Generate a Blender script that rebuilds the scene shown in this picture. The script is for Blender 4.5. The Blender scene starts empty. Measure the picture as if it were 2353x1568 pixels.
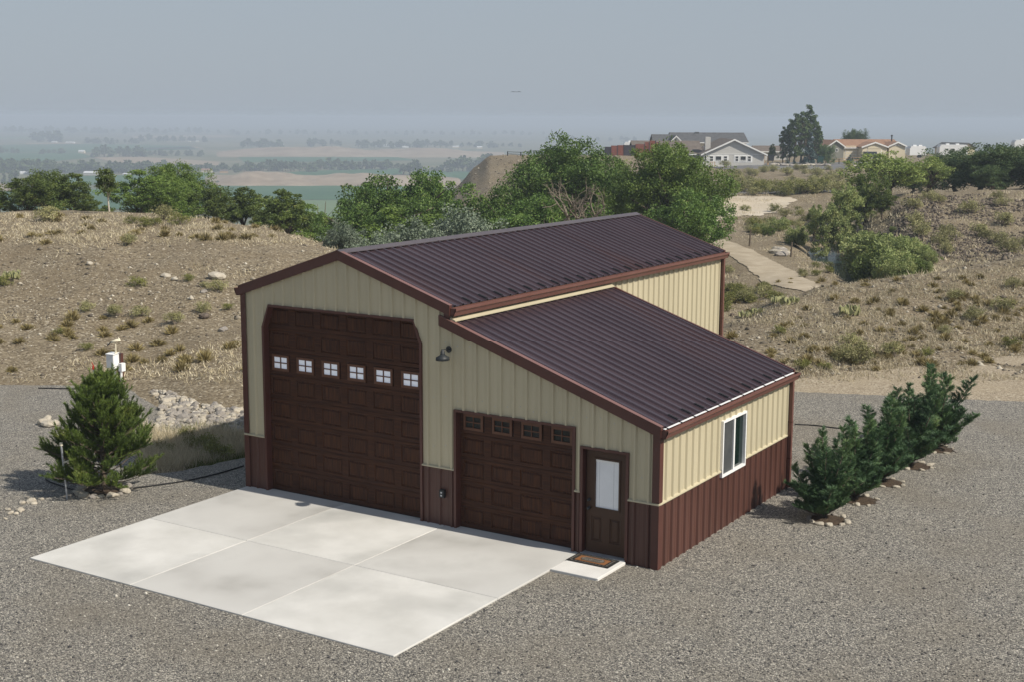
import bpy, math, random
import numpy as np
from mathutils import Matrix, Vector
from mathutils.geometry import tessellate_polygon

random.seed(11)
RNG = np.random.default_rng(11)
PI = math.pi
sc = bpy.context.scene
COL = sc.collection

# ------------------------------------------------------------------ camera
CAM = np.array([21.3301, -22.2849, 8.5353])
YAW, PITCH, ROLL, FD = 0.5631, -0.1661, 0.0037, 3071.2      # FD: focal length in pixels of a 2353 px wide frame
FWD = np.array([-math.sin(YAW)*math.cos(PITCH), math.cos(YAW)*math.cos(PITCH), math.sin(PITCH)])
R0 = np.array([math.cos(YAW), math.sin(YAW), 0.0]); U0 = np.cross(R0, FWD)
RT = R0*math.cos(ROLL)+U0*math.sin(ROLL); UP = U0*math.cos(ROLL)-R0*math.sin(ROLL)
FH = np.array([-math.sin(YAW), math.cos(YAW), 0.0])
cd = bpy.data.cameras.new('camera'); cam = bpy.data.objects.new('camera', cd); COL.objects.link(cam)
M = Matrix.Identity(4)
for i in range(3):
    M[i][0], M[i][1], M[i][2], M[i][3] = RT[i], UP[i], -FWD[i], CAM[i]
cam.matrix_world = M
cd.sensor_width = 36; cd.lens = 36*FD/2353; cd.clip_start = 0.2; cd.clip_end = 40000
sc.camera = cam

# ------------------------------------------------------------------ sky, sun, exposure
SUN_EL, SUN_AZ = math.radians(44.5), math.radians(3.0)       # azimuth counted from +x towards +y
SD = np.array([math.cos(SUN_EL)*math.cos(SUN_AZ), math.cos(SUN_EL)*math.sin(SUN_AZ), math.sin(SUN_EL)])
w = bpy.data.worlds.new('World'); sc.world = w; w.use_nodes = True
nt = w.node_tree; nt.nodes.clear()
wo = nt.nodes.new('ShaderNodeOutputWorld'); bg = nt.nodes.new('ShaderNodeBackground'); bg.inputs['Strength'].default_value = 0.1
sky = nt.nodes.new('ShaderNodeTexSky'); sky.sky_type = 'NISHITA'; sky.sun_disc = False
sky.sun_elevation = SUN_EL; sky.sun_rotation = PI/2-SUN_AZ; sky.dust_density = 4.0; sky.air_density = 1.2; sky.altitude = 1400
smoke = nt.nodes.new('ShaderNodeMixRGB'); tcw = nt.nodes.new('ShaderNodeTexCoord'); sxyz = nt.nodes.new('ShaderNodeSeparateXYZ'); mrw = nt.nodes.new('ShaderNodeMapRange')     # wildfire smoke veils the sky, thinner overhead
mrw.interpolation_type = 'SMOOTHSTEP'; mrw.inputs[1].default_value = -.1; mrw.inputs[2].default_value = .9; mrw.inputs[3].default_value = .94; mrw.inputs[4].default_value = .30
nt.links.new(tcw.outputs['Generated'], sxyz.inputs[0]); nt.links.new(sxyz.outputs[2], mrw.inputs[0]); nt.links.new(mrw.outputs[0], smoke.inputs['Fac'])
smoke.inputs['Color2'].default_value = (3.80, 4.32, 4.95, 1)
nt.links.new(sky.outputs[0], smoke.inputs['Color1']); nt.links.new(smoke.outputs[0], bg.inputs['Color']); nt.links.new(bg.outputs[0], wo.inputs[0])
sl = bpy.data.lights.new('sun', 'SUN'); sl.energy = 4.9; sl.angle = math.radians(0.55); sl.color = (1.0, 0.93, 0.82)
so = bpy.data.objects.new('sun', sl); COL.objects.link(so)
so.rotation_euler = Vector(SD).to_track_quat('Z', 'Y').to_euler(); so.location = (40, 0, 60)
vs = sc.view_settings; vs.view_transform = 'Standard'; vs.look = 'None'; vs.exposure = 0.0; vs.gamma = 1.0; vs.use_curve_mapping = False
cy = sc.cycles; cy.max_bounces = 6; cy.diffuse_bounces = 3; cy.glossy_bounces = 3; cy.transmission_bounces = 4; cy.transparent_max_bounces = 8
cy.volume_bounces = 0; cy.use_denoising = True; cy.sample_clamp_indirect = 6

# ------------------------------------------------------------------ measuring helpers
def ray(px, py): return FWD+RT*(px-1176.5)/FD-UP*(py-784.2)/FD
def G(px, py, z=0.0):
    v = ray(px, py); return CAM+v*((z-CAM[2])/v[2])
def at(px, py, d):
    v = ray(px, py); return CAM+v*(d/(v @ FH))
def H01(x): x = np.clip(x, 0, 1); return x*x*(3-2*x)
_tab = np.random.default_rng(5).random((256, 256))
def vnoise(x, y, s=1.0):
    x = np.asarray(x, float)*s; y = np.asarray(y, float)*s
    xi = np.floor(x).astype(int); yi = np.floor(y).astype(int); fx = H01(x-xi); fy = H01(y-yi)
    a = _tab[xi % 256, yi % 256]; b = _tab[(xi+1) % 256, yi % 256]; c = _tab[xi % 256, (yi+1) % 256]; d = _tab[(xi+1) % 256, (yi+1) % 256]
    return (a*(1-fx)+b*fx)*(1-fy)+(c*(1-fx)+d*fx)*fy-0.5
def fbm(x, y, s, o=4): return sum(vnoise(x+31.7*k, y+17.3*k, s*2**k)/2**k for k in range(o))

# ------------------------------------------------------------------ materials
MAT = {}
def mat(name, c, rough=0.8, c2=None, scale=4.0, stretch=(1, 1, 1), detail=6.0, bump=0.0, bscale=None, spec=0.3, metal=0.0, lo=0.35, hi=0.65, c3=None, s3=0.6, lo3=.45, hi3=.7):
    m = bpy.data.materials.new(name); m.use_nodes = True; MAT[name] = m
    n = m.node_tree; b = n.nodes['Principled BSDF']; L = n.links
    b.inputs['Base Color'].default_value = (*c, 1); b.inputs['Roughness'].default_value = rough
    b.inputs['Specular IOR Level'].default_value = spec; b.inputs['Metallic'].default_value = metal
    if c2 or bump:
        tc = n.nodes.new('ShaderNodeTexCoord'); mp = n.nodes.new('ShaderNodeMapping'); mp.inputs['Scale'].default_value = stretch
        L.new(tc.outputs['Object'], mp.inputs[0])
    if c2:
        t = n.nodes.new('ShaderNodeTexNoise'); t.inputs['Scale'].default_value = scale; t.inputs['Detail'].default_value = detail; t.inputs['Roughness'].default_value = .65
        L.new(mp.outputs[0], t.inputs[0])
        r = n.nodes.new('ShaderNodeValToRGB'); r.color_ramp.elements[0].position = lo; r.color_ramp.elements[1].position = hi
        r.color_ramp.elements[0].color = (*c, 1); r.color_ramp.elements[1].color = (*c2, 1)
        L.new(t.outputs['Fac'], r.inputs[0]); out = r.outputs[0]
        if c3:
            t3 = n.nodes.new('ShaderNodeTexNoise'); t3.inputs['Scale'].default_value = s3; t3.inputs['Detail'].default_value = 5; L.new(mp.outputs[0], t3.inputs[0])
            mr = n.nodes.new('ShaderNodeMapRange'); mr.inputs[1].default_value = lo3; mr.inputs[2].default_value = hi3; L.new(t3.outputs['Fac'], mr.inputs[0])
            mx = n.nodes.new('ShaderNodeMixRGB'); mx.inputs['Color2'].default_value = (*c3, 1); L.new(out, mx.inputs['Color1']); L.new(mr.outputs[0], mx.inputs['Fac']); out = mx.outputs[0]
        L.new(out, b.inputs['Base Color'])
    if bump:
        t2 = n.nodes.new('ShaderNodeTexNoise'); t2.inputs['Scale'].default_value = bscale or scale*3; t2.inputs['Detail'].default_value = 4; L.new(mp.outputs[0], t2.inputs[0])
        bp = n.nodes.new('ShaderNodeBump'); bp.inputs['Strength'].default_value = 1.0; bp.inputs['Distance'].default_value = bump
        L.new(t2.outputs['Fac'], bp.inputs['Height']); L.new(bp.outputs[0], b.inputs['Normal'])
    return m
def island_mat(name, stops, rough=0.7, trans=0.0, spec=0.25):
    """colour differs from leaf to leaf (stone to stone) by the loose island it belongs to"""
    m = bpy.data.materials.new(name); m.use_nodes = True; MAT[name] = m
    n = m.node_tree; b = n.nodes['Principled BSDF']; L = n.links
    g = n.nodes.new('ShaderNodeNewGeometry'); r = n.nodes.new('ShaderNodeValToRGB')
    e = r.color_ramp.elements
    while len(e) < len(stops): e.new(0.5)
    gn = {'leaf_cottonwood': 1.5, 'leaf_bright': 1.55, 'leaf_dark': 2.1, 'leaf_willow': 1.8, 'leaf_creek': 2.7, 'leaf_silver': 1.3}.get(name, 1.7) if name.startswith('leaf_') else (2.15 if 'pine' in name else 2.25) if name.startswith('needle_') else 1.0
    for i, (p, c) in enumerate(stops): e[i].position = p; e[i].color = (c[0]*gn, c[1]*gn, c[2]*gn, 1)
    if name.startswith(('leaf_', 'needle_')):                # neighbouring leaves share a tone, clump by clump
        tc = n.nodes.new('ShaderNodeTexCoord'); tn = n.nodes.new('ShaderNodeTexNoise'); tn.inputs['Scale'].default_value = 1.3; tn.inputs['Detail'].default_value = 2; L.new(tc.outputs['Object'], tn.inputs[0])
        m1 = n.nodes.new('ShaderNodeMapRange'); m1.inputs[1].default_value = .3; m1.inputs[2].default_value = .7; m1.inputs[3].default_value = -.05; m1.inputs[4].default_value = .75; L.new(tn.outputs['Fac'], m1.inputs[0])
        ml = n.nodes.new('ShaderNodeMath'); ml.operation = 'MULTIPLY_ADD'; ml.inputs[1].default_value = .32; L.new(g.outputs['Random Per Island'], ml.inputs[0]); L.new(m1.outputs[0], ml.inputs[2]); L.new(ml.outputs[0], r.inputs[0])
    else: L.new(g.outputs['Random Per Island'], r.inputs[0])
    oi = n.nodes.new('ShaderNodeObjectInfo'); hs = n.nodes.new('ShaderNodeHueSaturation'); mr = n.nodes.new('ShaderNodeMapRange')
    mr.inputs[3].default_value = 0.82; mr.inputs[4].default_value = 1.18
    L.new(oi.outputs['Random'], mr.inputs[0]); L.new(mr.outputs[0], hs.inputs['Value']); L.new(r.outputs[0], hs.inputs['Color'])
    L.new(hs.outputs[0], b.inputs['Base Color']); b.inputs['Roughness'].default_value = rough; b.inputs['Specular IOR Level'].default_value = spec
    if trans:
        tr = n.nodes.new('ShaderNodeBsdfTranslucent'); mx = n.nodes.new('ShaderNodeMixShader'); mx.inputs[0].default_value = trans
        L.new(hs.outputs[0], tr.inputs[0]); L.new(b.outputs[0], mx.inputs[1]); L.new(tr.outputs[0], mx.inputs[2])
        L.new(mx.outputs[0], n.nodes['Material Output'].inputs[0])
    return m
def gravel_mat(name, stops, scale, tint, bump=0.012):
    m = bpy.data.materials.new(name); m.use_nodes = True; MAT[name] = m
    n = m.node_tree; b = n.nodes['Principled BSDF']; L = n.links; b.inputs['Roughness'].default_value = .9; b.inputs['Specular IOR Level'].default_value = .2
    tc = n.nodes.new('ShaderNodeTexCoord')
    v = n.nodes.new('ShaderNodeTexVoronoi'); v.inputs['Scale'].default_value = scale; L.new(tc.outputs['Object'], v.inputs['Vector'])
    sp = n.nodes.new('ShaderNodeSeparateColor'); L.new(v.outputs['Color'], sp.inputs[0])
    r = n.nodes.new('ShaderNodeValToRGB'); e = r.color_ramp.elements
    while len(e) < len(stops): e.new(.5)
    for i, (p, c) in enumerate(stops): e[i].position = p; e[i].color = (*c, 1)
    L.new(sp.outputs[0], r.inputs[0])
    t = n.nodes.new('ShaderNodeTexNoise'); t.inputs['Scale'].default_value = .35; t.inputs['Detail'].default_value = 5; L.new(tc.outputs['Object'], t.inputs[0])
    mr = n.nodes.new('ShaderNodeMapRange'); mr.inputs[1].default_value = .46; mr.inputs[2].default_value = .74; mr.inputs[4].default_value = .6; L.new(t.outputs['Fac'], mr.inputs[0])
    mx = n.nodes.new('ShaderNodeMixRGB'); mx.inputs['Color2'].default_value = (*tint, 1); L.new(r.outputs[0], mx.inputs['Color1']); L.new(mr.outputs[0], mx.inputs['Fac'])
    L.new(mx.outputs[0], b.inputs['Base Color'])
    bp = n.nodes.new('ShaderNodeBump'); bp.invert = True; bp.inputs['Distance'].default_value = bump; L.new(v.outputs['Distance'], bp.inputs['Height'])
    L.new(bp.outputs[0], b.inputs['Normal'])
    return m

GST = [(0.0, (.045, .044, .048)), (.25, (.11, .105, .098)), (.5, (.19, .178, .155)), (.78, (.30, .28, .236)), (1.0, (.58, .54, .46))]
gravel_mat('gravel', GST, 50, (.195, .17, .13), .013)
gravel_mat('tan_gravel', [(0, (.17, .13, .09)), (.4, (.29, .24, .17)), (.8, (.38, .32, .23)), (1, (.5, .44, .34))], 24, (.34, .28, .19), .008)
gravel_mat('dirt', [(0, (.095, .073, .048)), (.3, (.168, .135, .088)), (.7, (.232, .190, .126)), (.93, (.30, .252, .175)), (1, (.46, .41, .32))], 13, (.165, .128, .08), .025)
mat('road_dirt', (.32, .268, .195), .95, (.43, .37, .28), .8, bump=.02, bscale=8, spec=.1)
mat('pale_dirt', (.40, .34, .25), .95, (.52, .46, .37), .12, bump=.03, spec=.1)
mat('asphalt', (.13, .13, .135), .9, (.17, .168, .165), .3, spec=.2)
mat('valley', (.09, .115, .06), .95, (.20, .18, .11), .006, spec=.05)
mat('field_green', (.035, .10, .045), .95, (.055, .13, .055), .01, spec=.05)
mat('field_light', (.10, .17, .075), .95, (.13, .19, .09), .01, spec=.05)
mat('field_tan', (.33, .26, .18), .95, (.27, .21, .14), .01, spec=.05)
mat('ridge', (.24, .18, .12), .95, (.36, .29, .21), .02, spec=.05, bump=1.0, bscale=.06)
mat('water', (.016, .032, .034), .22, (.026, .045, .045), .5, bump=.05, bscale=1.5, spec=.22)
mat('concrete', (.52, .51, .475), .85, (.64, .63, .595), .55, detail=9, bump=.0015, bscale=60, c3=(.42, .415, .39), s3=.45, lo3=.50, hi3=.74, spec=.25)
mat('concrete2', (.48, .472, .445), .85, (.60, .59, .56), .5, detail=9, bump=.0015, bscale=60, c3=(.385, .375, .35), s3=.5, lo3=.46, hi3=.7, spec=.25)
mat('concrete_stoop', (.62, .605, .57), .85, (.69, .675, .64), 1.5, bump=.001, bscale=60, spec=.25)
mat('joint', (.14, .13, .11), .95)
mat('beige', (.46, .412, .285), .5, (.505, .452, .315), .9, stretch=(1, 1, .25), spec=.35)
mat('maroon', (.076, .033, .0245), .45, (.096, .042, .032), 1.2, stretch=(1, 1, .3), spec=.4)
mat('trim', (.078, .029, .022), .42, (.100, .038, .029), 1.5, spec=.4)
mat('gutter', (.135, .060, .047), .45, (.158, .073, .058), 1.8, spec=.4)
mat('rake_highlight', (.17, .085, .07), .38, (.20, .10, .085), 1.5, spec=.5)  # trim brown lightened: sunlight painted into the rake's top edge
mat('roof', (.039, .025, .030), .28, (.052, .034, .040), .7, stretch=(.4, 1, 1), spec=.55, c3=(.055, .027, .024), s3=.5, lo3=.55, hi3=.8)
mat('ridge_cap', (.075, .062, .068), .4, (.095, .08, .085), 1.5, spec=.5)
mat('white_metal', (.74, .74, .73), .5, (.80, .80, .79), 2)
mat('door_wood', (.028, .0100, .0058), .6, (.094, .036, .0145), 3.0, stretch=(14, 14, .7), detail=8, spec=.2, lo=.38, hi=.68)
mat('door_wood_rail', (.031, .0112, .0064), .6, (.082, .031, .013), 3.0, stretch=(.6, 14, 14), detail=8, spec=.2, lo=.38, hi=.68)
mat('door_frame_wood', (.10, .042, .022), .5, (.13, .055, .03), 8, spec=.35)
mat('entry_brown', (.050, .022, .010), .5, (.060, .027, .013), 3, spec=.35)
mat('black_metal', (.018, .02, .022), .4, (.026, .028, .03), 8, spec=.5)
mat('lamp_metal', (.022, .026, .029), .5, (.03, .034, .037), 6, spec=.3)
mat('rubber', (.012, .012, .013), .7)
mat('dark_void', (.006, .006, .007), .9)
mat('white_vinyl', (.82, .82, .81), .4, (.86, .86, .85), 5)
mat('blind', (.78, .80, .82), .55, (.84, .86, .88), 3, spec=.4)
mat('screen', (.055, .06, .062), .6, (.075, .08, .08), 3)
mat('dark_glass', (.006, .014, .014), .06, (.012, .026, .02), 2.5, spec=.8)
mat('leaded_glass', (.005, .006, .006), .4, (.022, .027, .023), 22, detail=2, spec=.25, bump=.002, bscale=40)
mat('bulb', (.7, .7, .66), .4)
mat('mat_black', (.014, .014, .015), .9, (.05, .048, .036), 28, detail=2, lo=.5, hi=.7)
mat('mat_orange', (.19, .078, .026), .95, (.26, .115, .045), 12)
mat('mat_grey', (.17, .155, .13), .95, (.10, .085, .07), 26, detail=2)
mat('bark', (.085, .066, .048), .95, (.15, .12, .09), 9, stretch=(1, 1, .3), bump=.01)
mat('bark_pale', (.42, .37, .30), .9, (.52, .47, .39), 3)
mat('bark_dead', (.17, .142, .11), .95, (.25, .21, .165), 6)
mat('mulch', (.035, .024, .016), .95, (.10, .07, .045), 22, bump=.03, bscale=30)
mat('rock_pale', (.34, .30, .235), .9, (.52, .475, .39), 5, bump=.01, bscale=12)
mat('rock_grey', (.22, .20, .18), .9, (.34, .31, .27), 5, bump=.01, bscale=12)
mat('rock_dark', (.09, .07, .055), .9, (.15, .12, .095), 5, bump=.01, bscale=12)
mat('galv', (.42, .44, .46), .4, (.52, .54, .56), 6, metal=.5)
mat('cream', (.72, .66, .50), .6, (.78, .72, .56), 6)
mat('stucco_grey', (.48, .47, .44), .95, (.53, .52, .49), .6, bump=.004, bscale=20)
mat('house_cream', (.62, .55, .40), .9, (.66, .59, .44), .6)
mat('house_green_grey', (.20, .20, .17), .9, (.23, .23, .19), .6)
mat('cedar', (.42, .26, .12), .85, (.50, .32, .16), 3, stretch=(6, 1, 1))
mat('shingle_grey', (.075, .078, .082), .95, (.11, .112, .115), 1.2, detail=8)
mat('shingle_brown', (.115, .095, .08), .95, (.16, .135, .115), 1.2, detail=8)
mat('shingle_red', (.24, .135, .085), .95, (.31, .185, .12), 1.2, detail=8)
mat('rust_panel', (.17, .055, .04), .85, (.22, .08, .055), .5)
mat('dark_panel', (.035, .033, .042), .85, (.05, .045, .055), .5)
mat('win_glass', (.02, .025, .03), .1, (.03, .035, .04), 1, spec=.7)
mat('paint_white', (.74, .74, .72), .6, (.79, .79, .77), 1)
mat('rv_white', (.70, .71, .71), .45, (.76, .77, .77), .4)
mat('vehicle_blue', (.015, .02, .04), .3, (.02, .026, .05), 1, spec=.6)
mat('bin_green', (.012, .05, .04), .5, (.016, .06, .05), 3)
mat('red_paint', (.45, .03, .02), .5)
mat('cactus', (.21, .225, .10), .8, (.34, .33, .17), 4)
lm = bpy.data.materials.new('added_glow_pane'); lm.use_nodes = True; MAT['added_glow_pane'] = lm
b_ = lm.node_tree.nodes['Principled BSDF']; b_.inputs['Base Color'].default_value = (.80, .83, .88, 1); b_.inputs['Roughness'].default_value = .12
b_.inputs['Emission Color'].default_value = (.80, .86, 1, 1); b_.inputs['Emission Strength'].default_value = .16  # faint glow added to brighten the shaded panes, no lit room behind them
island_mat('leaf_cottonwood', [(0, (.030, .058, .012)), (.45, (.062, .108, .022)), (.85, (.10, .152, .034)), (1, (.17, .20, .06))], .55, .25, .3)
island_mat('leaf_bright', [(0, (.045, .075, .014)), (.5, (.088, .135, .026)), (.9, (.13, .178, .04)), (1, (.20, .22, .07))], .55, .25, .3)
island_mat('leaf_olive', [(0, (.034, .052, .013)), (.5, (.068, .095, .022)), (.9, (.105, .13, .03)), (1, (.15, .15, .045))], .55, .25, .3)
island_mat('leaf_silver', [(0, (.08, .105, .07)), (.5, (.14, .175, .12)), (1, (.24, .27, .2))], .6, .2, .3)
island_mat('leaf_willow', [(0, (.075, .105, .028)), (.5, (.13, .17, .045)), (1, (.21, .235, .08))], .6, .25, .3)
island_mat('leaf_dark', [(0, (.022, .04, .016)), (.5, (.045, .072, .026)), (1, (.085, .105, .04))], .6, .2, .3)
island_mat('leaf_creek', [(0, (.054, .070, .024)), (.5, (.094, .113, .040)), (1, (.155, .158, .068))], .6, .25, .3)
island_mat('leaf_spruce', [(0, (.03, .055, .05)), (1, (.08, .12, .11))], .6, .1, .3)
island_mat('leaf_far', [(0, (.035, .055, .025)), (1, (.08, .105, .045))], .8, .1, .1)
island_mat('needle_pine', [(0, (.022, .036, .008)), (.5, (.050, .076, .015)), (.9, (.088, .118, .025)), (1, (.13, .14, .04))], .5, .15, .35)
island_mat('needle_juniper', [(0, (.022, .042, .020)), (.5, (.044, .080, .036)), (.85, (.080, .122, .046)), (1, (.14, .165, .048))], .55, .15, .3)
island_mat('leaf_sage', [(0, (.10, .10, .045)), (.5, (.17, .165, .075)), (1, (.28, .26, .14))], .7, .15, .2)
island_mat('leaf_greasewood', [(0, (.06, .07, .02)), (.5, (.115, .12, .035)), (1, (.19, .18, .07))], .7, .15, .2)
island_mat('blade_bunch', [(0, (.15, .115, .045)), (.5, (.29, .235, .10)), (1, (.46, .40, .21))], .8, .15, .2)
island_mat('blade_straw', [(0, (.33, .275, .175)), (.5, (.50, .435, .295)), (1, (.70, .63, .47))], .8, .2, .2)
island_mat('blade_green', [(0, (.05, .08, .015)), (.6, (.12, .16, .035)), (1, (.28, .26, .10))], .8, .2, .2)
island_mat('stone_mix', [(0, (.08, .068, .055)), (.4, (.17, .145, .108)), (.8, (.28, .245, .19)), (1, (.48, .44, .36))], .9, 0, .2)
island_mat('stone_dark', [(0, (.055, .045, .038)), (.5, (.12, .098, .078)), (1, (.24, .20, .155))], .9, 0, .2)
island_mat('cobble_mix', [(0, (.24, .21, .17)), (.5, (.42, .385, .32)), (1, (.62, .58, .50))], .9, 0, .2)
island_mat('pebble_mix', [(0, (.05, .05, .055)), (.4, (.15, .14, .125)), (.8, (.30, .28, .24)), (1, (.58, .55, .48))], .9, 0, .2)

# ------------------------------------------------------------------ mesh helpers
class MB:
    def __init__(s): s.v = []; s.f = []
    def add(s, vs, fs):
        o = len(s.v); s.v += [tuple(p) for p in vs]; s.f += [tuple(i+o for i in f) for f in fs]; return s
    def quad(s, a, b, c, d): return s.add([a, b, c, d], [(0, 1, 2, 3)])
    def box(s, x0, x1, y0, y1, z0, z1):
        return s.add([(x0, y0, z0), (x1, y0, z0), (x1, y1, z0), (x0, y1, z0), (x0, y0, z1), (x1, y0, z1), (x1, y1, z1), (x0, y1, z1)],
                     [(0, 3, 2, 1), (4, 5, 6, 7), (0, 1, 5, 4), (1, 2, 6, 5), (2, 3, 7, 6), (3, 0, 4, 7)])
    def prism(s, poly, ext):                       # planar polygon swept along a vector
        n = len(poly); e = np.array(ext, float); P = [np.array(p, float) for p in poly]
        return s.add(P+[p+e for p in P], [tuple(range(n))[::-1], tuple(range(n, 2*n))]+[(i, (i+1) % n, n+(i+1) % n, n+i) for i in range(n)])
    def tube(s, pts, rad, k=6, cap=True):
        pts = [np.array(p, float) for p in pts]; n = len(pts)
        if not hasattr(rad, '__len__'): rad = [rad]*n
        vs = []; fs = []
        for i, p in enumerate(pts):
            t = pts[min(i+1, n-1)]-pts[max(i-1, 0)]; t = t/(np.linalg.norm(t)+1e-9)
            a = np.cross(t, (0, 0, 1.0) if abs(t[2]) < .9 else (1.0, 0, 0)); a /= np.linalg.norm(a); b = np.cross(t, a)
            for j in range(k):
                q = 2*PI*j/k; vs.append(p+rad[i]*(a*math.cos(q)+b*math.sin(q)))
        for i in range(n-1):
            for j in range(k): fs.append((i*k+j, i*k+(j+1) % k, (i+1)*k+(j+1) % k, (i+1)*k+j))
        if cap: fs += [tuple(range(k))[::-1], tuple(range((n-1)*k, n*k))]
        return s.add(vs, fs)
    def lathe(s, prof, c=(0, 0, 0), k=20):
        vs = []; fs = []; n = len(prof)
        for r, z in prof:
            for j in range(k): q = 2*PI*j/k; vs.append((c[0]+r*math.cos(q), c[1]+r*math.sin(q), c[2]+z))
        for i in range(n-1):
            for j in range(k): fs.append((i*k+j, i*k+(j+1) % k, (i+1)*k+(j+1) % k, (i+1)*k+j))
        fs += [tuple(range(k))[::-1], tuple(range((n-1)*k, n*k))]
        return s.add(vs, fs)
    def mesh(s, name, m, smooth=False):
        me = bpy.data.meshes.new(name); me.from_pydata([tuple(map(float, p)) for p in s.v], [], s.f); me.update()
        if m: me.materials.append(MAT[m])
        if smooth: me.polygons.foreach_set('use_smooth', [True]*len(me.polygons))
        return me
    def build(s, name, m, parent=None, smooth=False, loc=None):
        return link(name, s.mesh(name, m, smooth), parent, loc)
def link(name, me, parent=None, loc=None, rz=0.0, scale=None):
    o = bpy.data.objects.new(name, me); COL.objects.link(o)
    if parent: o.parent = parent
    if loc is not None: o.location = tuple(map(float, loc))
    if rz: o.rotation_euler = (0, 0, rz)
    if scale is not None: o.scale = scale if hasattr(scale, '__len__') else (scale,)*3
    return o
def tag(o, label=None, cat=None, group=None, kind=None):
    if label: o['label'] = label
    if cat: o['category'] = cat
    if group: o['group'] = group
    if kind: o['kind'] = kind
    return o
def thing(name, label, cat, loc=(0, 0, 0), rz=0.0, group=None, scale=None):
    return tag(link(name, None, None, loc, rz, scale), label, cat, group)
def npmesh(name, V, nper, m, smooth=False):
    """V: (N*nper,3) vertices, each run of nper is one face"""
    me = bpy.data.meshes.new(name); nv = len(V); nf = nv//nper
    me.vertices.add(nv); me.vertices.foreach_set('co', np.ascontiguousarray(V, dtype=np.float32).ravel())
    me.loops.add(nv); me.loops.foreach_set('vertex_index', np.arange(nv, dtype=np.int32))
    me.polygons.add(nf); me.polygons.foreach_set('loop_start', np.arange(0, nv, nper, dtype=np.int32))
    me.update(calc_edges=True); me.materials.append(MAT[m]); me.validate()
    return me
def rnd_dirs(n, rng, up=0.0):
    d = rng.normal(size=(n, 3)); d[:, 2] += up; return d/np.linalg.norm(d, axis=1, keepdims=True)
def leaf_quads(C, size, rng, aspect=.6, up=.35, dirs=None):
    n = len(C); t = rnd_dirs(n, rng, up) if dirs is None else dirs
    a = np.cross(t, rng.normal(size=(n, 3))); a /= np.linalg.norm(a, axis=1, keepdims=True)+1e-9
    s = (np.asarray(size)*rng.uniform(.7, 1.3, n))[:, None]
    V = np.empty((n, 4, 3)); V[:, 0] = C-t*s*.5; V[:, 1] = C+a*s*aspect*.5+t*s*.05; V[:, 2] = C+t*s*.5; V[:, 3] = C-a*s*aspect*.5+t*s*.05
    return V.reshape(-1, 3)
def blade_tris(B, T, width, rng):
    n = len(B); t = T-B; a = np.cross(t, rng.normal(size=(n, 3))); a /= np.linalg.norm(a, axis=1, keepdims=True)+1e-9
    w_ = np.broadcast_to(np.asarray(width, float), (n,))[:, None]
    V = np.empty((n, 3, 3)); V[:, 0] = B-a*w_/2; V[:, 1] = B+a*w_/2; V[:, 2] = T
    return V.reshape(-1, 3)
_ico = None
def ico():
    global _ico
    if _ico is None:
        p = (1+5**.5)/2
        v = np.array([(-1, p, 0), (1, p, 0), (-1, -p, 0), (1, -p, 0), (0, -1, p), (0, 1, p), (0, -1, -p), (0, 1, -p), (p, 0, -1), (p, 0, 1), (-p, 0, -1), (-p, 0, 1)], float)
        f = np.array([(0, 11, 5), (0, 5, 1), (0, 1, 7), (0, 7, 10), (0, 10, 11), (1, 5, 9), (5, 11, 4), (11, 10, 2), (10, 7, 6), (7, 1, 8), (3, 9, 4), (3, 4, 2), (3, 2, 6), (3, 6, 8), (3, 8, 9), (4, 9, 5), (2, 4, 11), (6, 2, 10), (8, 6, 7), (9, 8, 1)])
        _ico = (v/np.linalg.norm(v[0]), f)
    return _ico
def stones_mesh(name, P, R, m, rng, flat=.65, octa=False):
    if octa:
        v = np.array([(1, 0, 0), (0, 1, 0), (-1, 0, 0), (0, -1, 0), (0, 0, 1), (0, 0, -.6)], float); f = np.array([(0, 1, 4), (1, 2, 4), (2, 3, 4), (3, 0, 4), (1, 0, 5), (2, 1, 5), (3, 2, 5), (0, 3, 5)])
    else: v, f = ico()
    n = len(P); nv = len(v)
    J = rng.uniform(.72, 1.22, (n, nv, 1)); S = rng.uniform(.7, 1.3, (n, 1, 3))*np.array([1, 1, flat]); A = rng.uniform(0, 2*PI, n)
    W = v[None]*J*S*np.asarray(R)[:, None, None]
    c, s = np.cos(A)[:, None], np.sin(A)[:, None]
    X = W[..., 0]*c-W[..., 1]*s; Y = W[..., 0]*s+W[..., 1]*c
    V = np.stack([X, Y, W[..., 2]], -1)+np.asarray(P)[:, None, :]
    F = (f[None]+np.arange(n)[:, None, None]*nv).reshape(-1, 3)
    me = bpy.data.meshes.new(name)
    me.vertices.add(n*nv); me.vertices.foreach_set('co', V.astype(np.float32).ravel())
    me.loops.add(F.size); me.loops.foreach_set('vertex_index', F.astype(np.int32).ravel())
    me.polygons.add(len(F)); me.polygons.foreach_set('loop_start', np.arange(0, F.size, 3, dtype=np.int32))
    me.update(calc_edges=True); me.materials.append(MAT[m]); me.validate()
    return me
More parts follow.
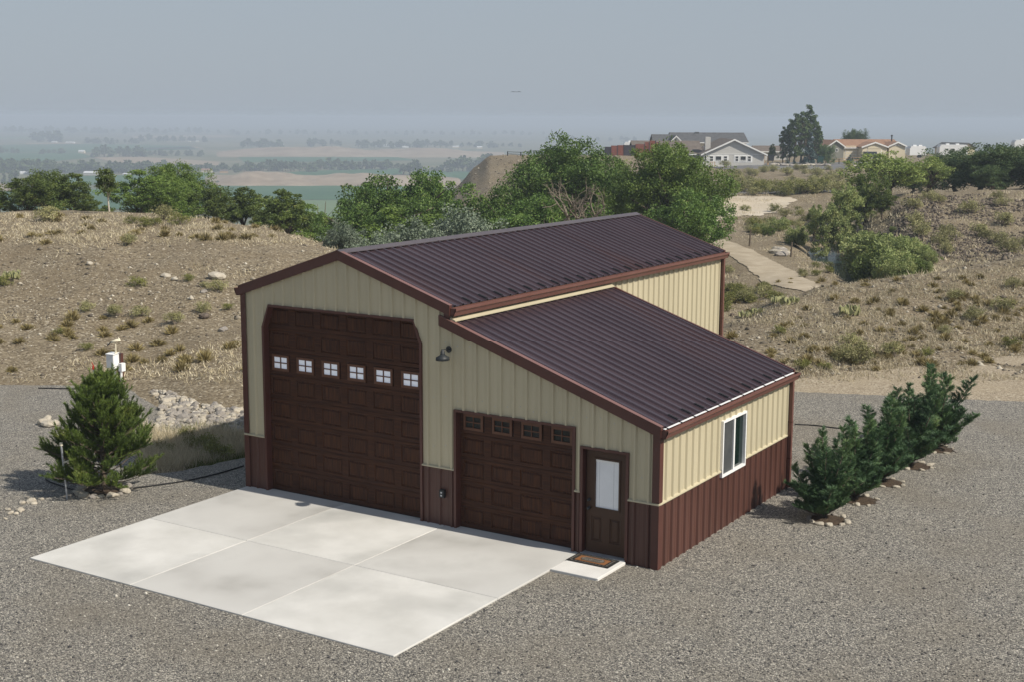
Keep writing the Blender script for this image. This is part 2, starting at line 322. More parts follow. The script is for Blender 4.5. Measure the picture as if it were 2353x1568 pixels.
def rock_mesh(name, r, m, seed, flat=.6):
    """one rounded stone, subdivided and roughened"""
    rng = np.random.default_rng(seed); v, f = ico(); v = [tuple(x) for x in v]; f = [tuple(x) for x in f]
    mid = {}; nf = []
    def mp(a, b):
        k = (min(a, b), max(a, b))
        if k not in mid: q = np.array(v[a])+np.array(v[b]); v.append(tuple(q/np.linalg.norm(q))); mid[k] = len(v)-1
        return mid[k]
    for a, b, c in f:
        x, y, z = mp(a, b), mp(b, c), mp(c, a); nf += [(a, x, z), (b, y, x), (c, z, y), (x, y, z)]
    v = np.array(v); k = rng.normal(size=(5, 3)); d = 1+.2*np.sin(v @ k.T*1.7+rng.uniform(0, 6, 5)).sum(1)*.5+rng.uniform(-.09, .09, len(v))
    v = v*d[:, None]*np.array([rng.uniform(.85, 1.2), rng.uniform(.8, 1.1), flat])*r
    mb = MB(); mb.add(v, nf); return mb.mesh(name, m, False)
def ribbon_polygon(pts, jitter, seed, step=.5):
    """world-xy outline subdivided and roughened"""
    rng = np.random.default_rng(seed); out = []
    n = len(pts)
    for i in range(n):
        a = np.array(pts[i][:2]); b = np.array(pts[(i+1) % n][:2]); L = np.linalg.norm(b-a); k = max(1, min(60, int(L/step)))
        for j in range(k): out.append(a+(b-a)*j/k+rng.uniform(-jitter, jitter, 2)*(1 if L < 60 else 0))
    return out
def sheet(name, pts, z, m, jitter=0.0, seed=1, step=.5, zf=None):
    P = ribbon_polygon(pts, jitter, seed, step) if jitter else [np.array(p[:2]) for p in pts]
    tri = tessellate_polygon([[Vector((p[0], p[1], 0)) for p in P]])
    V = [(p[0], p[1], z if zf is None else zf(p[0], p[1])) for p in P]
    F = []
    for t in tri:
        a, b, c = [np.array(V[i][:2]) for i in t]
        F.append(tuple(t) if (b-a)[0]*(c-a)[1]-(b-a)[1]*(c-a)[0] > 0 else tuple(t)[::-1])
    mb = MB(); mb.add(V, F)
    return tag(mb.build(name, m), kind='structure')

# ------------------------------------------------------------------ terrain
VZ = -60.0
def zp(px, py, d): return float(at(px, py, d)[2])
def prof(px, L):
    ds, zs = [], []
    for d, q in L: ds.append(d); zs.append(zp(px, q[0], d) if isinstance(q, tuple) else q)
    return px, np.array(ds), np.array(zs)
B0 = -.07
FAR_L = [(120, -2.5), (200, -13), (300, -30), (480, VZ), (30000, VZ)]
FAR_R = [(600, -20), (900, VZ), (30000, VZ)]
COLS = [
 prof(-1200, [(0, B0), (41, B0), (50, .8), (58, 2.3), (63, 3), (74, 3.3), (82, 3.0), (95, 1)]+FAR_L),
 prof(0, [(0, B0), (42, B0), (50, (748,)), (58, (612,)), (64, (538,)), (74, (494,)), (82, 2.7), (95, .8)]+FAR_L),
 prof(250, [(0, B0), (42, B0), (50, (742,)), (57, (612,)), (63, (536,)), (73, (491,)), (82, 2.7), (95, .8)]+FAR_L),
 prof(330, [(0, B0), (28.5, B0), (32, -.18), (35, -.1), (38, B0), (42, 0), (50, (742,)), (57, (612,)), (63, (540,)), (72, (494,)), (82, 2.6), (95, .8)]+FAR_L),
 prof(480, [(0, B0), (28.5, B0), (31, -.3), (34, -.3), (37, .0), (41, .3), (50, (735,)), (57, (610,)), (62, (545,)), (70, (500,)), (82, 1.9), (95, .3)]+FAR_L),
 prof(600, [(0, B0), (28, B0), (31, -.3), (34, -.3), (37, .0), (41, .4), (50, (735,)), (57, (615,)), (62, (557,)), (68, (518,)), (80, 1.3), (95, 0)]+FAR_L),
 prof(700, [(0, B0), (34, B0), (42, .3), (50, .9), (57, 1.9), (61, (580,)), (66, (541,)), (76, 1.0), (95, -1)]+FAR_L),
 prof(770, [(0, B0), (34, B0), (42, .2), (50, .7), (57, 1.2), (61, (590,)), (65, (570,)), (76, -.3), (95, -2)]+FAR_L),
 prof(860, [(0, B0), (50, B0), (60, .1), (70, -1), (95, -2.5)]+FAR_L),
 prof(1010, [(0, B0), (50, B0), (70, -1), (100, -2.5), (150, -5), (200, -8), (255, (468,)), (320, -18), (450, VZ), (30000, VZ)]),
 prof(1050, [(0, B0), (50, B0), (70, -1), (100, -2.5), (150, -4.5), (200, (480,)), (255, (426,)), (300, -9), (450, VZ), (30000, VZ)]),
 prof(1090, [(0, B0), (50, B0), (70, -1), (100, -2.5), (150, -4), (200, (470,)), (255, (383,)), (290, -3), (450, VZ), (30000, VZ)]),
 prof(1125, [(0, B0), (50, B0), (70, -1), (100, -2.5), (150, -4), (200, (460,)), (252, (359,)), (290, 0), (450, -25), (600, VZ), (30000, VZ)]),
 prof(1250, [(0, B0), (50, B0), (70, -1), (100, -2), (150, -3), (200, (450,)), (245, (357,)), (300, .2), (400, -3), (600, -25), (900, VZ), (30000, VZ)]),
 prof(1450, [(0, B0), (50, B0), (70, -1), (100, -1.6), (150, -1.6), (200, (425,)), (250, (362,)), (310, -.6), (420, -2)]+FAR_R),
 prof(1640, [(0, B0), (45, B0), (54, .1), (61, -.9), (75, -1.8), (90, -1.6), (97, -1.2), (129, -1.2), (145, -1.1), (165, (438,)), (200, (416,)), (290, (381,)), (350, -1.9), (430, -2.2)]+FAR_R),
 prof(1720, [(0, B0), (44, B0), (50, .2), (55, (726,)), (61, -.7), (69, -1.7), (79, -1.8), (86, -1.25), (97, -1.2), (129, -1.25), (145, -1.1), (165, (438,)), (200, (416,)), (290, (380,)), (350, -1.9), (430, -2.2)]+FAR_R),
 prof(1812, [(0, B0), (44, B0), (50, .35), (58, (683,)), (63, .1), (69, -1.15), (78, -1.2), (90, -1.3), (104, -1.3), (129, -1.25), (150, -1.0), (165, (438,)), (200, (416,)), (290, (379,)), (350, -1.8), (430, -2.2)]+FAR_R),
 prof(1900, [(0, B0), (43.5, B0), (50, .45), (60, (656,)), (66, .3), (74, -1.2), (90, -1.35), (95, -1.6), (99, -2.9), (109, -2.9), (114, -1.6), (130, -1.2), (150, -.9), (165, (438,)), (200, (416,)), (290, (378,)), (350, -1.8), (430, -2.2)]+FAR_R),
 prof(1940, [(0, B0), (44, B0), (50, .45), (60, (651,)), (66, .25), (74, -1.2), (86, -1.5), (89.5, -2.9), (103, -2.9), (107, -1.5), (130, -1.1), (150, -.9), (165, -.6), (200, -1), (290, (376,)), (350, -1.7), (430, -2.1)]+FAR_R),
 prof(1970, [(0, B0), (44.5, B0), (51, .48), (60, (648,)), (67, .2), (75, -1.4), (82, -1.7), (85.5, -2.9), (99, -2.9), (103, -1.4), (120, -.6), (140, -.6), (165, -.6), (200, -1), (290, (374,)), (350, -1.5), (430, -2)]+FAR_R),
 prof(2000, [(0, B0), (45, B0), (52, .5), (60, (644,)), (68, .2), (78, -1.5), (84, -2.9), (96, -2.9), (100, -1.2), (110, (500,)), (120, (470,)), (160, -.6), (200, -1), (290, (372,)), (350, -1.4), (430, -2)]+FAR_R),
 prof(2100, [(0, B0), (46, B0), (53, .6), (60, (631,)), (68, .5), (78, -.8), (88, (588,)), (96, (545,)), (107, (462,)), (116, (449,)), (140, .6), (200, -.8), (290, (370,)), (350, -1.4), (430, -2)]+FAR_R),
 prof(2353, [(0, B0), (49, B0), (55, .8), (62, (598,)), (70, 1.5), (80, .5), (88, (580,)), (97, (540,)), (109, (456,)), (119, (441,)), (150, 1.0), (200, -.3), (290, -1.2), (350, -1.4), (430, -2)]+FAR_R),
 prof(3600, [(0, B0), (50, B0), (58, 1.2), (66, 2), (75, 1.6), (85, .8), (100, 1), (116, 2), (127, 2), (160, 1), (200, 0), (290, -1.2), (430, -2)]+FAR_R),
]
_cpx = np.array([c[0] for c in COLS], float)
_dl = math.log(40000)/4200; _ZT = np.stack([np.interp(np.exp(np.arange(4201)*_dl), c[1], c[2]) for c in COLS])
def Hraw(x, y):
    x = np.asarray(x, float); y = np.asarray(y, float)
    u = (x-CAM[0])*R0[0]+(y-CAM[1])*R0[1]; v = (x-CAM[0])*FH[0]+(y-CAM[1])*FH[1]
    vv = np.maximum(v, 1e-3); px = np.where(v > 1, 1176.5+FD*u/(vv*1.0), np.where(u < 0, -1200, 3600))
    px = np.clip(px, -1200, 3600); d = np.where(v > 1, v, 1.0)
    i = np.clip(np.searchsorted(_cpx, px, 'right')-1, 0, len(COLS)-2)
    t = H01((px-_cpx[i])/(_cpx[i+1]-_cpx[i]))*.5+.5*np.clip((px-_cpx[i])/(_cpx[i+1]-_cpx[i]), 0, 1)
    q = np.log(d)/_dl; j = np.clip(q.astype(int), 0, _ZT.shape[1]-2); f = q-j
    z = (_ZT[i, j]*(1-f)+_ZT[i, j+1]*f)*(1-t)+(_ZT[i+1, j]*(1-f)+_ZT[i+1, j+1]*f)*t
    return z, d, px
ROADP = np.array([(CAM+FH*d_+R0*d_*(p_-1176.5)/FD)[:2] for p_, d_ in ((1600, 118), (1640, 108), (1690, 100), (1750, 90.5), (1800, 82.5), (1850, 78), (1900, 75.5), (1940, 74))])
def road_dist(x, y):
    x = np.asarray(x, float); y = np.asarray(y, float); best = np.full(x.shape, 1e9)
    for a, b in zip(ROADP[:-1], ROADP[1:]):
        ab = b-a; t = np.clip(((x-a[0])*ab[0]+(y-a[1])*ab[1])/(ab @ ab), 0, 1); best = np.minimum(best, np.hypot(x-a[0]-ab[0]*t, y-a[1]-ab[1]*t))
    return best
def H(x, y):
    z, d, px = Hraw(x, y)
    z1, _, _ = Hraw(np.asarray(x)+FH[0]*.02*d, np.asarray(y)+FH[1]*.02*d); z2, _, _ = Hraw(np.asarray(x)-FH[0]*.02*d, np.asarray(y)-FH[1]*.02*d)
    z = .5*z+.25*z1+.25*z2
    k = H01((d-45)/8)*np.clip(d/80, 0, 2.5)*H01((700-d)/200)
    k2 = H01((d-42)/5)*H01((400-d)/100); rm = .08+.92*H01((road_dist(x, y)-2.2)/3); k = k*rm; k2 = k2*rm
    return z+k*(.30*fbm(x, y, .12))+k2*(.16*fbm(np.asarray(x)+9, y, .7, 3))
def h1(x, y): return float(H(np.array([x]), np.array([y]))[0])
def gp(px, d, dz=0.0):
    """ground point seen in image column px at forward distance d"""
    P = CAM+FH*d+R0*d*(px-1176.5)/FD; return np.array([P[0], P[1], h1(P[0], P[1])+dz])
th = np.concatenate([np.linspace(-180, -32, 40)[:-1], np.linspace(-32, 32, 520), np.linspace(32, 180, 40)[1:]])*PI/180
rr = [3.0]
while rr[-1] < 26000:
    r_ = rr[-1]; rr.append(r_+(4 if r_ < 24 else .45 if r_ < 62 else .7 if r_ < 135 else 2.0 if r_ < 330 else r_*.06))
rr = np.array(rr)
TH, RRr = np.meshgrid(th, rr); DX = np.sin(TH)*RRr; DY = np.cos(TH)*RRr
X = CAM[0]+R0[0]*DX+FH[0]*DY; Y = CAM[1]+R0[1]*DX+FH[1]*DY
back = DY < 1
Z = H(X, Y); Z[back] = B0
V = np.stack([X, Y, Z], -1).reshape(-1, 3); nr, nc = X.shape
idx = np.arange(nr*nc).reshape(nr, nc)
F = np.stack([idx[:-1, :-1], idx[:-1, 1:], idx[1:, 1:], idx[1:, :-1]], -1).reshape(-1, 4)[:, ::-1]
me = bpy.data.meshes.new('ground'); me.vertices.add(len(V)); me.vertices.foreach_set('co', V.astype(np.float32).ravel())
me.loops.add(F.size); me.loops.foreach_set('vertex_index', F.astype(np.int32).ravel()); me.polygons.add(len(F))
me.polygons.foreach_set('loop_start', np.arange(0, F.size, 4, dtype=np.int32)); me.polygons.foreach_set('use_smooth', np.ones(len(F), bool))
me.update(calc_edges=True); me.materials.append(MAT['dirt']); me.materials.append(MAT['valley'])
ctr = (RRr[:-1, :-1]+0*TH[:-1, :-1]).ravel(); me.polygons.foreach_set('material_index', ((ctr > 430) & (Z[:-1, :-1].ravel() < -12)).astype(np.int32)); me.update()
tag(link('ground', me), kind='structure')
mb = MB(); mb.lathe([(0.01, 0), (4.2, 0)], (CAM[0], CAM[1], B0-.002), 24); tag(mb.build('ground_under_camera', 'dirt'), kind='structure')

# gravel yard, sandy strip, slabs
gz = -.04
gl = [G(px, py, gz) for px, py in [(-1100, 884), (-300, 874), (0, 869), (190, 867), (290, 876), (345, 893), (372, 925), (364, 968), (345, 1000), (318, 1040), (298, 1096), (420, 1084), (567, 1051)]]
gl += [(0.6, 1.0), (1.5, 9), (8, 9.5)]
gl += [G(px, py, gz) for px, py in [(1815, 901), (1900, 905), (2010, 910), (2180, 918), (2353, 925), (3000, 950)]]
gl += [(50, -10), (50, -60), (-60, -60), (-70, -20)]
sheet('gravel_yard', gl, gz, 'gravel', .06, 3, .25)
tl = [G(px, py, -.045) for px, py in [(1790, 882), (1850, 868), (1930, 858), (2030, 850), (2120, 842), (2200, 828), (2353, 818), (2900, 812), (2900, 960), (2353, 940), (2000, 922), (1790, 915)]]
sheet('tan_gravel_strip', tl, -.048, 'tan_gravel', .10, 4, .3)

# ------------------------------------------------------------------ the metal building
S = .94
W, W1, H1, HP, HL, HLE = 10.562, 5.73, 4.69, 5.659, 4.394, 2.735
D1, D2, WZ = 13.91, 6.883, 1.2485
BX0, BX1, BZ = .634, 4.992, 4.323
SX0, SX1, SZ = 5.913, 8.701, 2.493
EX0, EX1, EZ = 8.931, 9.886, 2.131
WY0, WY1, WZ0, WZ1 = 2.913, 4.168, 1.109, 2.318
FT = .3048
SLP = (HP-H1)/(W1/2+.05); SLL = (HL-HLE)/(W+.06-W1)
bld = thing('metal_shop_building', 'two-part beige and maroon metal shop with brown ribbed roofs behind the concrete apron', 'building')
RIB = .038
def rib_profile(a, b, offset=0.0):
    """(position, height) list of the ribbed sheet between a and b, a major rib every foot"""
    P = [(a, None), (b, None)]
    k0 = math.floor((a-offset)/FT)-1
    for k in range(k0, int((b-offset)/FT)+3):
        c = offset+k*FT
        for dx, h in ((-.042, 0), (-.018, RIB), (.018, RIB), (.042, 0), (.085, 0), (.095, .004), (.112, .004), (.122, 0), (.183, 0), (.193, .004), (.21, .004), (.22, 0)):
            if a < c+dx < b: P.append((c+dx, h))
    P.sort(key=lambda q: q[0])
    def hh(x):
        r = (x-offset) % FT; r = r if r < FT/2 else r-FT; r = abs(r)
        return RIB if r < .018 else RIB*(.042-r)/.024 if r < .042 else 0
    return [(x, hh(x) if h is None else h) for x, h in P]
def wall_sheet(name, m, a, b, zf, place, breaks=(), parent=bld):
    P = rib_profile(a, b)
    xs = dict(P)
    for q in breaks:
        for e in (-1e-4, 1e-4):
            if a < q+e < b: xs[q+e] = float(np.interp(q, [p[0] for p in P], [p[1] for p in P]))
    L = sorted(xs.items()); mb = MB()
    for (x0, h0), (x1, h1_) in zip(L[:-1], L[1:]):
        i0, i1 = zf(x0), zf(x1)
        if i0 is None or i1 is None or x1-x0 < 3e-4: continue
        if i0[1]-i0[0] < 1e-3 and i1[1]-i1[0] < 1e-3: continue
        mb.quad(place(x0, h0, i0[0]), place(x1, h1_, i1[0]), place(x1, h1_, i1[1]), place(x0, h0, i0[1]))
    if mb.f: return mb.build(name, m, parent)
SHEET = 3*FT
def sheets(name, m, a, b, zf, place, breaks=()):
    k = a
    while k < b-1e-6:
        e = min(k+SHEET, b)
        if b-e < .12: e = b
        wall_sheet(name, m, k, e, zf, place, breaks); k = e
CH = .17; CHH = .48
def open_top(x):
    if BX0 < x < BX1: return BZ-CHH*max(0, 1-(x-BX0)/CH, 1-(BX1-x)/CH)
    if SX0 < x < SX1: return SZ
    if EX0 < x < EX1: return EZ
    return 0
def top_front(x): return (H1+min(x, W1-x)*SLP-.03) if x <= W1 else HL-(x-W1)*SLL-.03
front = lambda x, h, z: (x, -h, z)
br = (BX0, BX0+CH, BX1-CH, BX1, SX0, SX1, EX0, EX1, W1, W1/2)
sheets('upper_wall_panel', 'beige', .0, W, lambda x: (max(WZ, open_top(x)), top_front(x)), front, br)
sheets('lower_wall_panel', 'maroon', .0, W, lambda x: (-.06, WZ) if open_top(x) == 0 else None, front, br)
right = lambda y, h, z: (W+h, y, z)
inw = lambda y: WY0 < y < WY1
sheets('upper_wall_panel', 'beige', 0, D2, lambda y: (WZ1 if inw(y) else WZ, HLE-.02), right, (WY0, WY1))
sheets('lower_wall_panel', 'maroon', 0, D2, lambda y: (-.06, WZ0 if inw(y) else WZ), right, (WY0, WY1))
tallr = lambda y, h, z: (W1+h, y, z)
sheets('upper_wall_panel', 'beige', .0, D1, lambda y: ((HL-.12 if y < D2 else WZ), H1-.012), tallr, (D2,))
sheets('lower_wall_panel', 'maroon', D2+.02, D1, lambda y: (-.06, WZ), tallr)
leftp = lambda y, h, z: (-h, y, z)
sheets('upper_wall_panel', 'beige', 0, D1, lambda y: (WZ, H1), leftp)
sheets('lower_wall_panel', 'maroon', 0, D1, lambda y: (-.06, WZ), leftp)
sheets('upper_wall_panel', 'beige', 0, W1, lambda x: (WZ, top_front(x)), lambda x, h, z: (x, D1+h, z), (W1/2,))
sheets('lower_wall_panel', 'maroon', 0, W1, lambda x: (-.06, WZ), lambda x, h, z: (x, D1+h, z))
sheets('upper_wall_panel', 'beige', W1+.04, W, lambda x: (WZ, top_front(x)), lambda x, h, z: (x, D2+h, z))
sheets('lower_wall_panel', 'maroon', W1+.04, W, lambda x: (-.06, WZ), lambda x, h, z: (x, D2+h, z))
# roofs: sheets run down the slope
def roof_sheet(y0, y1, x0, z0, x1, z1, place_h=1):
    n = np.array([-(z1-z0), 0, (x1-x0)]); n = n/np.linalg.norm(n)*(1 if n[2] > 0 else -1)
    mb = MB(); L = rib_profile(y0, y1, .12)
    for (a, ha), (b, hb) in zip(L[:-1], L[1:]):
        mb.quad(np.array([x0, a, z0])+n*ha, np.array([x1, a, z1])+n*ha, np.array([x1, b, z1])+n*hb, np.array([x0, b, z0])+n*hb)
    o = mb.build('roof_panel', 'roof', bld); return o
def roof_run(ya, yb, *a):
    k = ya
    while k < yb-1e-6:
        e = min(k+SHEET, yb); e = yb if yb-e < .15 else e
        roof_sheet(k, e, *a); k = e
EV = .06
roof_run(-.04, D1+.04, W1/2, HP, W1+EV, H1)
roof_run(-.04, D1+.04, W1/2, HP, -EV, H1)
roof_run(-.04, D2+.04, W1+.035, HL, W+EV, HLE)
def slope_box(name, m, x0, z0, x1, z1, y0, y1, dn, up, parent=bld):
    """bar following a roof slope: reaches dn below and up above the slope line"""
    return MB().prism([(x0, y0, z0-dn), (x1, y0, z1-dn), (x1, y0, z1+up), (x0, y0, z0+up)], (0, y1-y0, 0)).build(name, m, parent)
for yy in ((-.085, -.005), (D1+.005, D1+.085)):
    slope_box('rake_trim', 'trim', -.07, H1-.003, W1/2, HP, yy[0], yy[1], .165, .045)
    slope_box('rake_trim', 'trim', W1/2+.003, HP, W1+.07, H1-.003, yy[0], yy[1], .165, .045)
for yy in ((-.085, -.005), (D2+.005, D2+.085)):
    slope_box('rake_trim', 'trim', 5.52 if yy[0] < 0 else W1+.04, HL+(W1-5.52)*SLL if yy[0] < 0 else HL, W+.07, HLE-.003, yy[0], yy[1], .165, .045)
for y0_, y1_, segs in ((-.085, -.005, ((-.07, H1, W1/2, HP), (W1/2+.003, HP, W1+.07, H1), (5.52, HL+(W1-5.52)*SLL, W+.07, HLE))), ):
    for xa, za, xb, zb in segs: slope_box('rake_highlight_strip', 'rake_highlight', xa, za+.048, xb, zb+.048, y0_-.006, y1_+.03, 0, .006)  # added strip, its lighter colour paints the sun highlight along the rake
# ridge cap in four lengths with laps
for k in range(4):
    y0 = -.09+k*(D1+.18)/4; y1 = -.09+(k+1)*(D1+.18)/4+(.05 if k < 3 else 0); e = .002*k
    c = .15
    MB().prism([(W1/2-c, y0, HP-c*SLP+.036+e), (W1/2-c, y0, HP-c*SLP+.05+e), (W1/2, y0, HP+.062+e), (W1/2+c, y0, HP-c*SLP+.05+e), (W1/2+c, y0, HP-c*SLP+.036+e), (W1/2, y0, HP+.048+e)], (0, y1-y0, 0)).build('ridge_cap', 'ridge_cap', bld)
# gutters: trough profile swept along y, in two lengths each
def gutter(x, z, y0, y1, sgn=1, white=False):
    g_w, g_h = .145, .165
    ym = y0+(y1-y0)*.52
    for k, (a, b) in enumerate(((y0, ym), (ym-.02, y1))):
        e = .0025*k
        pr = [(0, 0), (0, -g_h), (g_w*.62, -g_h), (g_w*.78, -g_h*.55), (g_w+e, -g_h*.3), (g_w+e, .0), (g_w-.018, .0), (g_w-.018, -.012), (g_w-.008, -.012), (g_w*.72, -g_h*.5), (g_w*.56, -g_h+.012), (.008, -g_h+.012), (.008, 0)]
        o = MB().prism([(x+sgn*p, a, z+q) for p, q in pr], (0, b-a, 0)).build('gutter', 'gutter', bld)
    for yy in (y0, y1):
        MB().prism([(x, yy, z), (x, yy, z-g_h-.004), (x+sgn*g_w*.62, yy, z-g_h-.004), (x+sgn*g_w*1.03, yy, z-g_h*.3), (x+sgn*g_w*1.03, yy, z)], (0, .006 if yy == y0 else -.006, 0)).build('gutter_end_cap', 'trim', bld)
gutter(W1+EV+.003, H1-.01, -.06, D1+.06)
gutter(W+EV+.003, HLE-.012, -.06, D2+.06)
gutter(-EV-.003, H1-.01, -.06, D1+.06, -1)
# white eave flashing lies in the mouth of the low gutter, in pieces with small gaps
for i in range(13):
    k = .12+2*FT*(i-1)+.035; e = min(k+2*FT-.07, D2-.02); k = max(k, .0)
    if e-k > .05: MB().prism([(W+EV+.012, k, HLE+.002), (W+EV+.056, k, HLE-.003), (W+EV+.056, k, HLE-.010), (W+EV+.012, k, HLE-.006)], (0, e-k, 0)).build('eave_flashing', 'white_metal', bld)
# dark snow stops on every second rib along the eaves
def stops(x0, z0, x1, z1, ya, yb):
    k = .12+2*FT
    while k < yb-.1:
        if k > ya:
            a, b = .80, .985
            p = np.array([x0+(x1-x0)*a, k, z0+(z1-z0)*a]); q = np.array([x0+(x1-x0)*.992, k, z0+(z1-z0)*.992])
            d = (q-p)/np.linalg.norm(q-p); p = q-d*.22; n = np.array([-d[2], 0, d[0]]); n = n if n[2] > 0 else -n
            s_ = np.array([0, .03, 0])
            MB().prism([p-s_+n*.033, q-s_+n*.033, q-s_+n*.047, p-s_+n*.043], (0, .06, 0)).build('snow_stop', 'rubber', bld)
        k += 2*FT
stops(W1/2, HP, W1+EV, H1, 0, D1); stops(W1, HL, W+EV, HLE, 0, D2)
# beige sidewall flashing where the low roof meets the tall wall
MB().prism([(W1+.034, -.02, HL+.075), (W1+.055, -.02, HL+.08), (W1+.17, -.02, HL+.03), (W1+.17, -.02, HL+.008), (W1+.034, -.02, HL+.03)], (0, D2+.06, 0)).build('wall_flashing', 'beige', bld)
# corner trims, wainscot ledge, jambs
def corner(x, y, sx, sy, z1):
    t, w_ = .006+RIB, .11
    for nm, a, b in (('trim', -.06, WZ-.004), ('trim', WZ+.034, z1)):
        pl = MB(); X0, X1 = (x-w_, x+t) if sx > 0 else (x-t, x+w_); Y0, Y1 = (y-t, y-t+.005) if sy < 0 else (y+t-.005, y+t)
        pl.box(X0, X1, Y0, Y1, a, b)
        Xa, Xb = (x+t-.005, x+t) if sx > 0 else (x-t, x-t+.005); Ya, Yb = (y-t+.005, y+w_) if sy < 0 else (y-w_, y+t-.005)
        pl.box(Xa, Xb, Ya, Yb, a, b); pl.build('corner_trim', nm, bld)
corner(0, 0, -1, -1, H1-.1); corner(W, 0, 1, -1, HLE-.13); corner(W, D2, 1, 1, HLE-.13); corner(W1, D1, 1, 1, H1-.1); corner(0, D1, -1, 1, H1-.1)
MB().box(W1-.11, W1+.038, -.0385, -.0335, HL+.06, H1-.1).build('corner_trim', 'trim', bld)
def ledge(p0, p1, nx, ny):
    a, b = np.array(p0, float), np.array(p1, float); n = np.array([nx, ny, 0])*.052
    A = np.array([*a, 0]); Bv = np.array([*b, 0])
    MB().prism([A+(0, 0, WZ-.004), A+n+(0, 0, WZ-.012), A+n+(0, 0, WZ+.012), A+(0, 0, WZ+.034)], Bv-A).build('wainscot_ledge', 'beige', bld)
for a, b in ((-.05, BX0-.05), (BX1+.05, SX0-.05), (SX1+.05, EX0-.05), (EX1+.05, W+.045)): ledge((a, 0), (b, 0), 0, -1)
for a, b in ((-.0, WY0-.03), (WY1+.03, D2)): ledge((W, a), (W, b), 1, 0)
ledge((0, 0), (0, D1), -1, 0)
REC = .15
def jambs(x0, x1, zt, ch=None):
    w_ = .055; yf = -.042
    zl = zt-CHH if ch else zt
    MB().box(x0-w_, x0+.004, yf, REC, -.0, zl).build('door_jamb', 'trim', bld)
    MB().box(x1-.004, x1+w_, yf, REC, -.0, zl).build('door_jamb', 'trim', bld)
    if ch:
        for s_, xa, xb in ((1, x0, x0+CH), (-1, x1, x1-CH)):
            MB().prism([(xa-s_*w_, yf, zl), (xa+s_*.004, yf, zl), (xb+s_*.004, yf, zt), (xb+s_*.004, yf, zt+.045), (xb-s_*.02, yf, zt+.045)], (0, REC-yf, 0)).build('door_jamb', 'trim', bld)
        MB().box(x0+CH, x1-CH, yf, REC, zt-.006, zt+.045).build('door_header', 'trim', bld)
    else: MB().box(x0-w_, x1+w_, yf, REC, zt+.001, zt+.05).build('door_header', 'trim', bld)
jambs(BX0, BX1, BZ, True); jambs(SX0, SX1, SZ); jambs(EX0, EX1, EZ)
def emboss(mb, x0, x1, z0, z1, y):
    """raised panel: groove all round, field back out to the face"""
    r = [(0, 0), (.016, .020), (.034, .020), (.062, -.002)]
    ring = [[(x0+d, y+e, z0+d), (x1-d, y+e, z0+d), (x1-d, y+e, z1-d), (x0+d, y+e, z1-d)] for d, e in r]
    for a, b in zip(ring[:-1], ring[1:]):
        for i in range(4): mb.quad(a[i], a[(i+1) % 4], b[(i+1) % 4], b[i])
    mb.quad(*ring[-1])
def rails(mb, x0, x1, z0, z1, holes, y):
    """flat face of a section around a row of holes (all sharing z range)"""
    za, zb = holes[0][1], holes[0][2]
    mb.quad((x0, y, z0), (x1, y, z0), (x1, y, za), (x0, y, za)); mb.quad((x0, y, zb), (x1, y, zb), (x1, y, z1), (x0, y, z1))
    e = [x0]
    for (a, b), _, _ in holes: e += [a, b]
    e.append(x1)
    for i in range(0, len(e), 2): mb.quad((e[i], y, za), (e[i+1], y, za), (e[i+1], y, zb), (e[i], y, zb))
def garage_door(x0, x1, zt, nsec, npan, winrow, glass, nm, frame_m):
    gd = link('garage_door', None, bld); gd['label'] = nm
    y = REC-.02; hs = (zt+.03)/nsec; x0 -= .02; x1 += .02; pw = (x1-x0)/npan
    for k in range(nsec):
        z0 = .012+k*hs; z1 = z0+hs-.008
        holes = [((x0+pw*(i+.115), x0+pw*(i+.885)), z0+hs*.15, z1-hs*.14) for i in range(npan)]
        mb = MB(); rails(mb, x0, x1, z0, z1, holes, y)
        mb.quad((x0, y, z1), (x1, y, z1), (x1, y+.03, z1), (x0, y+.03, z1)); mb.quad((x0, y+.03, z0), (x1, y+.03, z0), (x1, y, z0), (x0, y, z0))
        mb.build('door_section', 'door_wood_rail', gd)
        for (a, b), za, zb in holes:
            mb = MB()
            if k != winrow: emboss(mb, a, b, za, zb, y); mb.build('raised_panel', 'door_wood', gd)
            else:
                a += .03; b -= .03; f = .055; za += .005; zb -= .005
                for q in ((a, b, za, za+f), (a, b, zb-f, zb), (a, a+f, za+f, zb-f), (b-f, b, za+f, zb-f)): mb.box(q[0], q[1], y-.022, y+.02, q[2], q[3])
                cx, cz = (a+b)/2, (za+zb)/2
                mb.box(cx-.009, cx+.009, y-.016, y+.02, za+f, zb-f)
                for u0, u1 in ((a+f, cx-.011), (cx+.011, b-f)): mb.box(u0, u1, y-.016, y+.02, cz-.011, cz+.011)
                mb.build('window_frame', frame_m, gd)
                for u0, u1 in ((a+f, cx-.011), (cx+.011, b-f)):
                    for w0, w1 in ((za+f, cz-.011), (cz+.011, zb-f)):
                        MB().box(u0, u1, y+.006, y+.012, w0, w1).build('pane', glass, gd)
    MB().box(x0, x1, y-.004, y+.03, .0, .012).build('bottom_seal', 'rubber', gd)
    MB().box(x0, x1, y+.034, y+.04, .0, zt).build('backing', 'dark_void', gd)
garage_door(BX0, BX1, BZ, 8, 6, 5, 'added_glow_pane', 'tall wood-grain sectional door with a row of six bright windows', 'door_frame_wood')
garage_door(SX0, SX1, SZ, 5, 4, 4, 'leaded_glass', 'smaller wood-grain sectional door with four dark windows along the top', 'door_frame_wood')
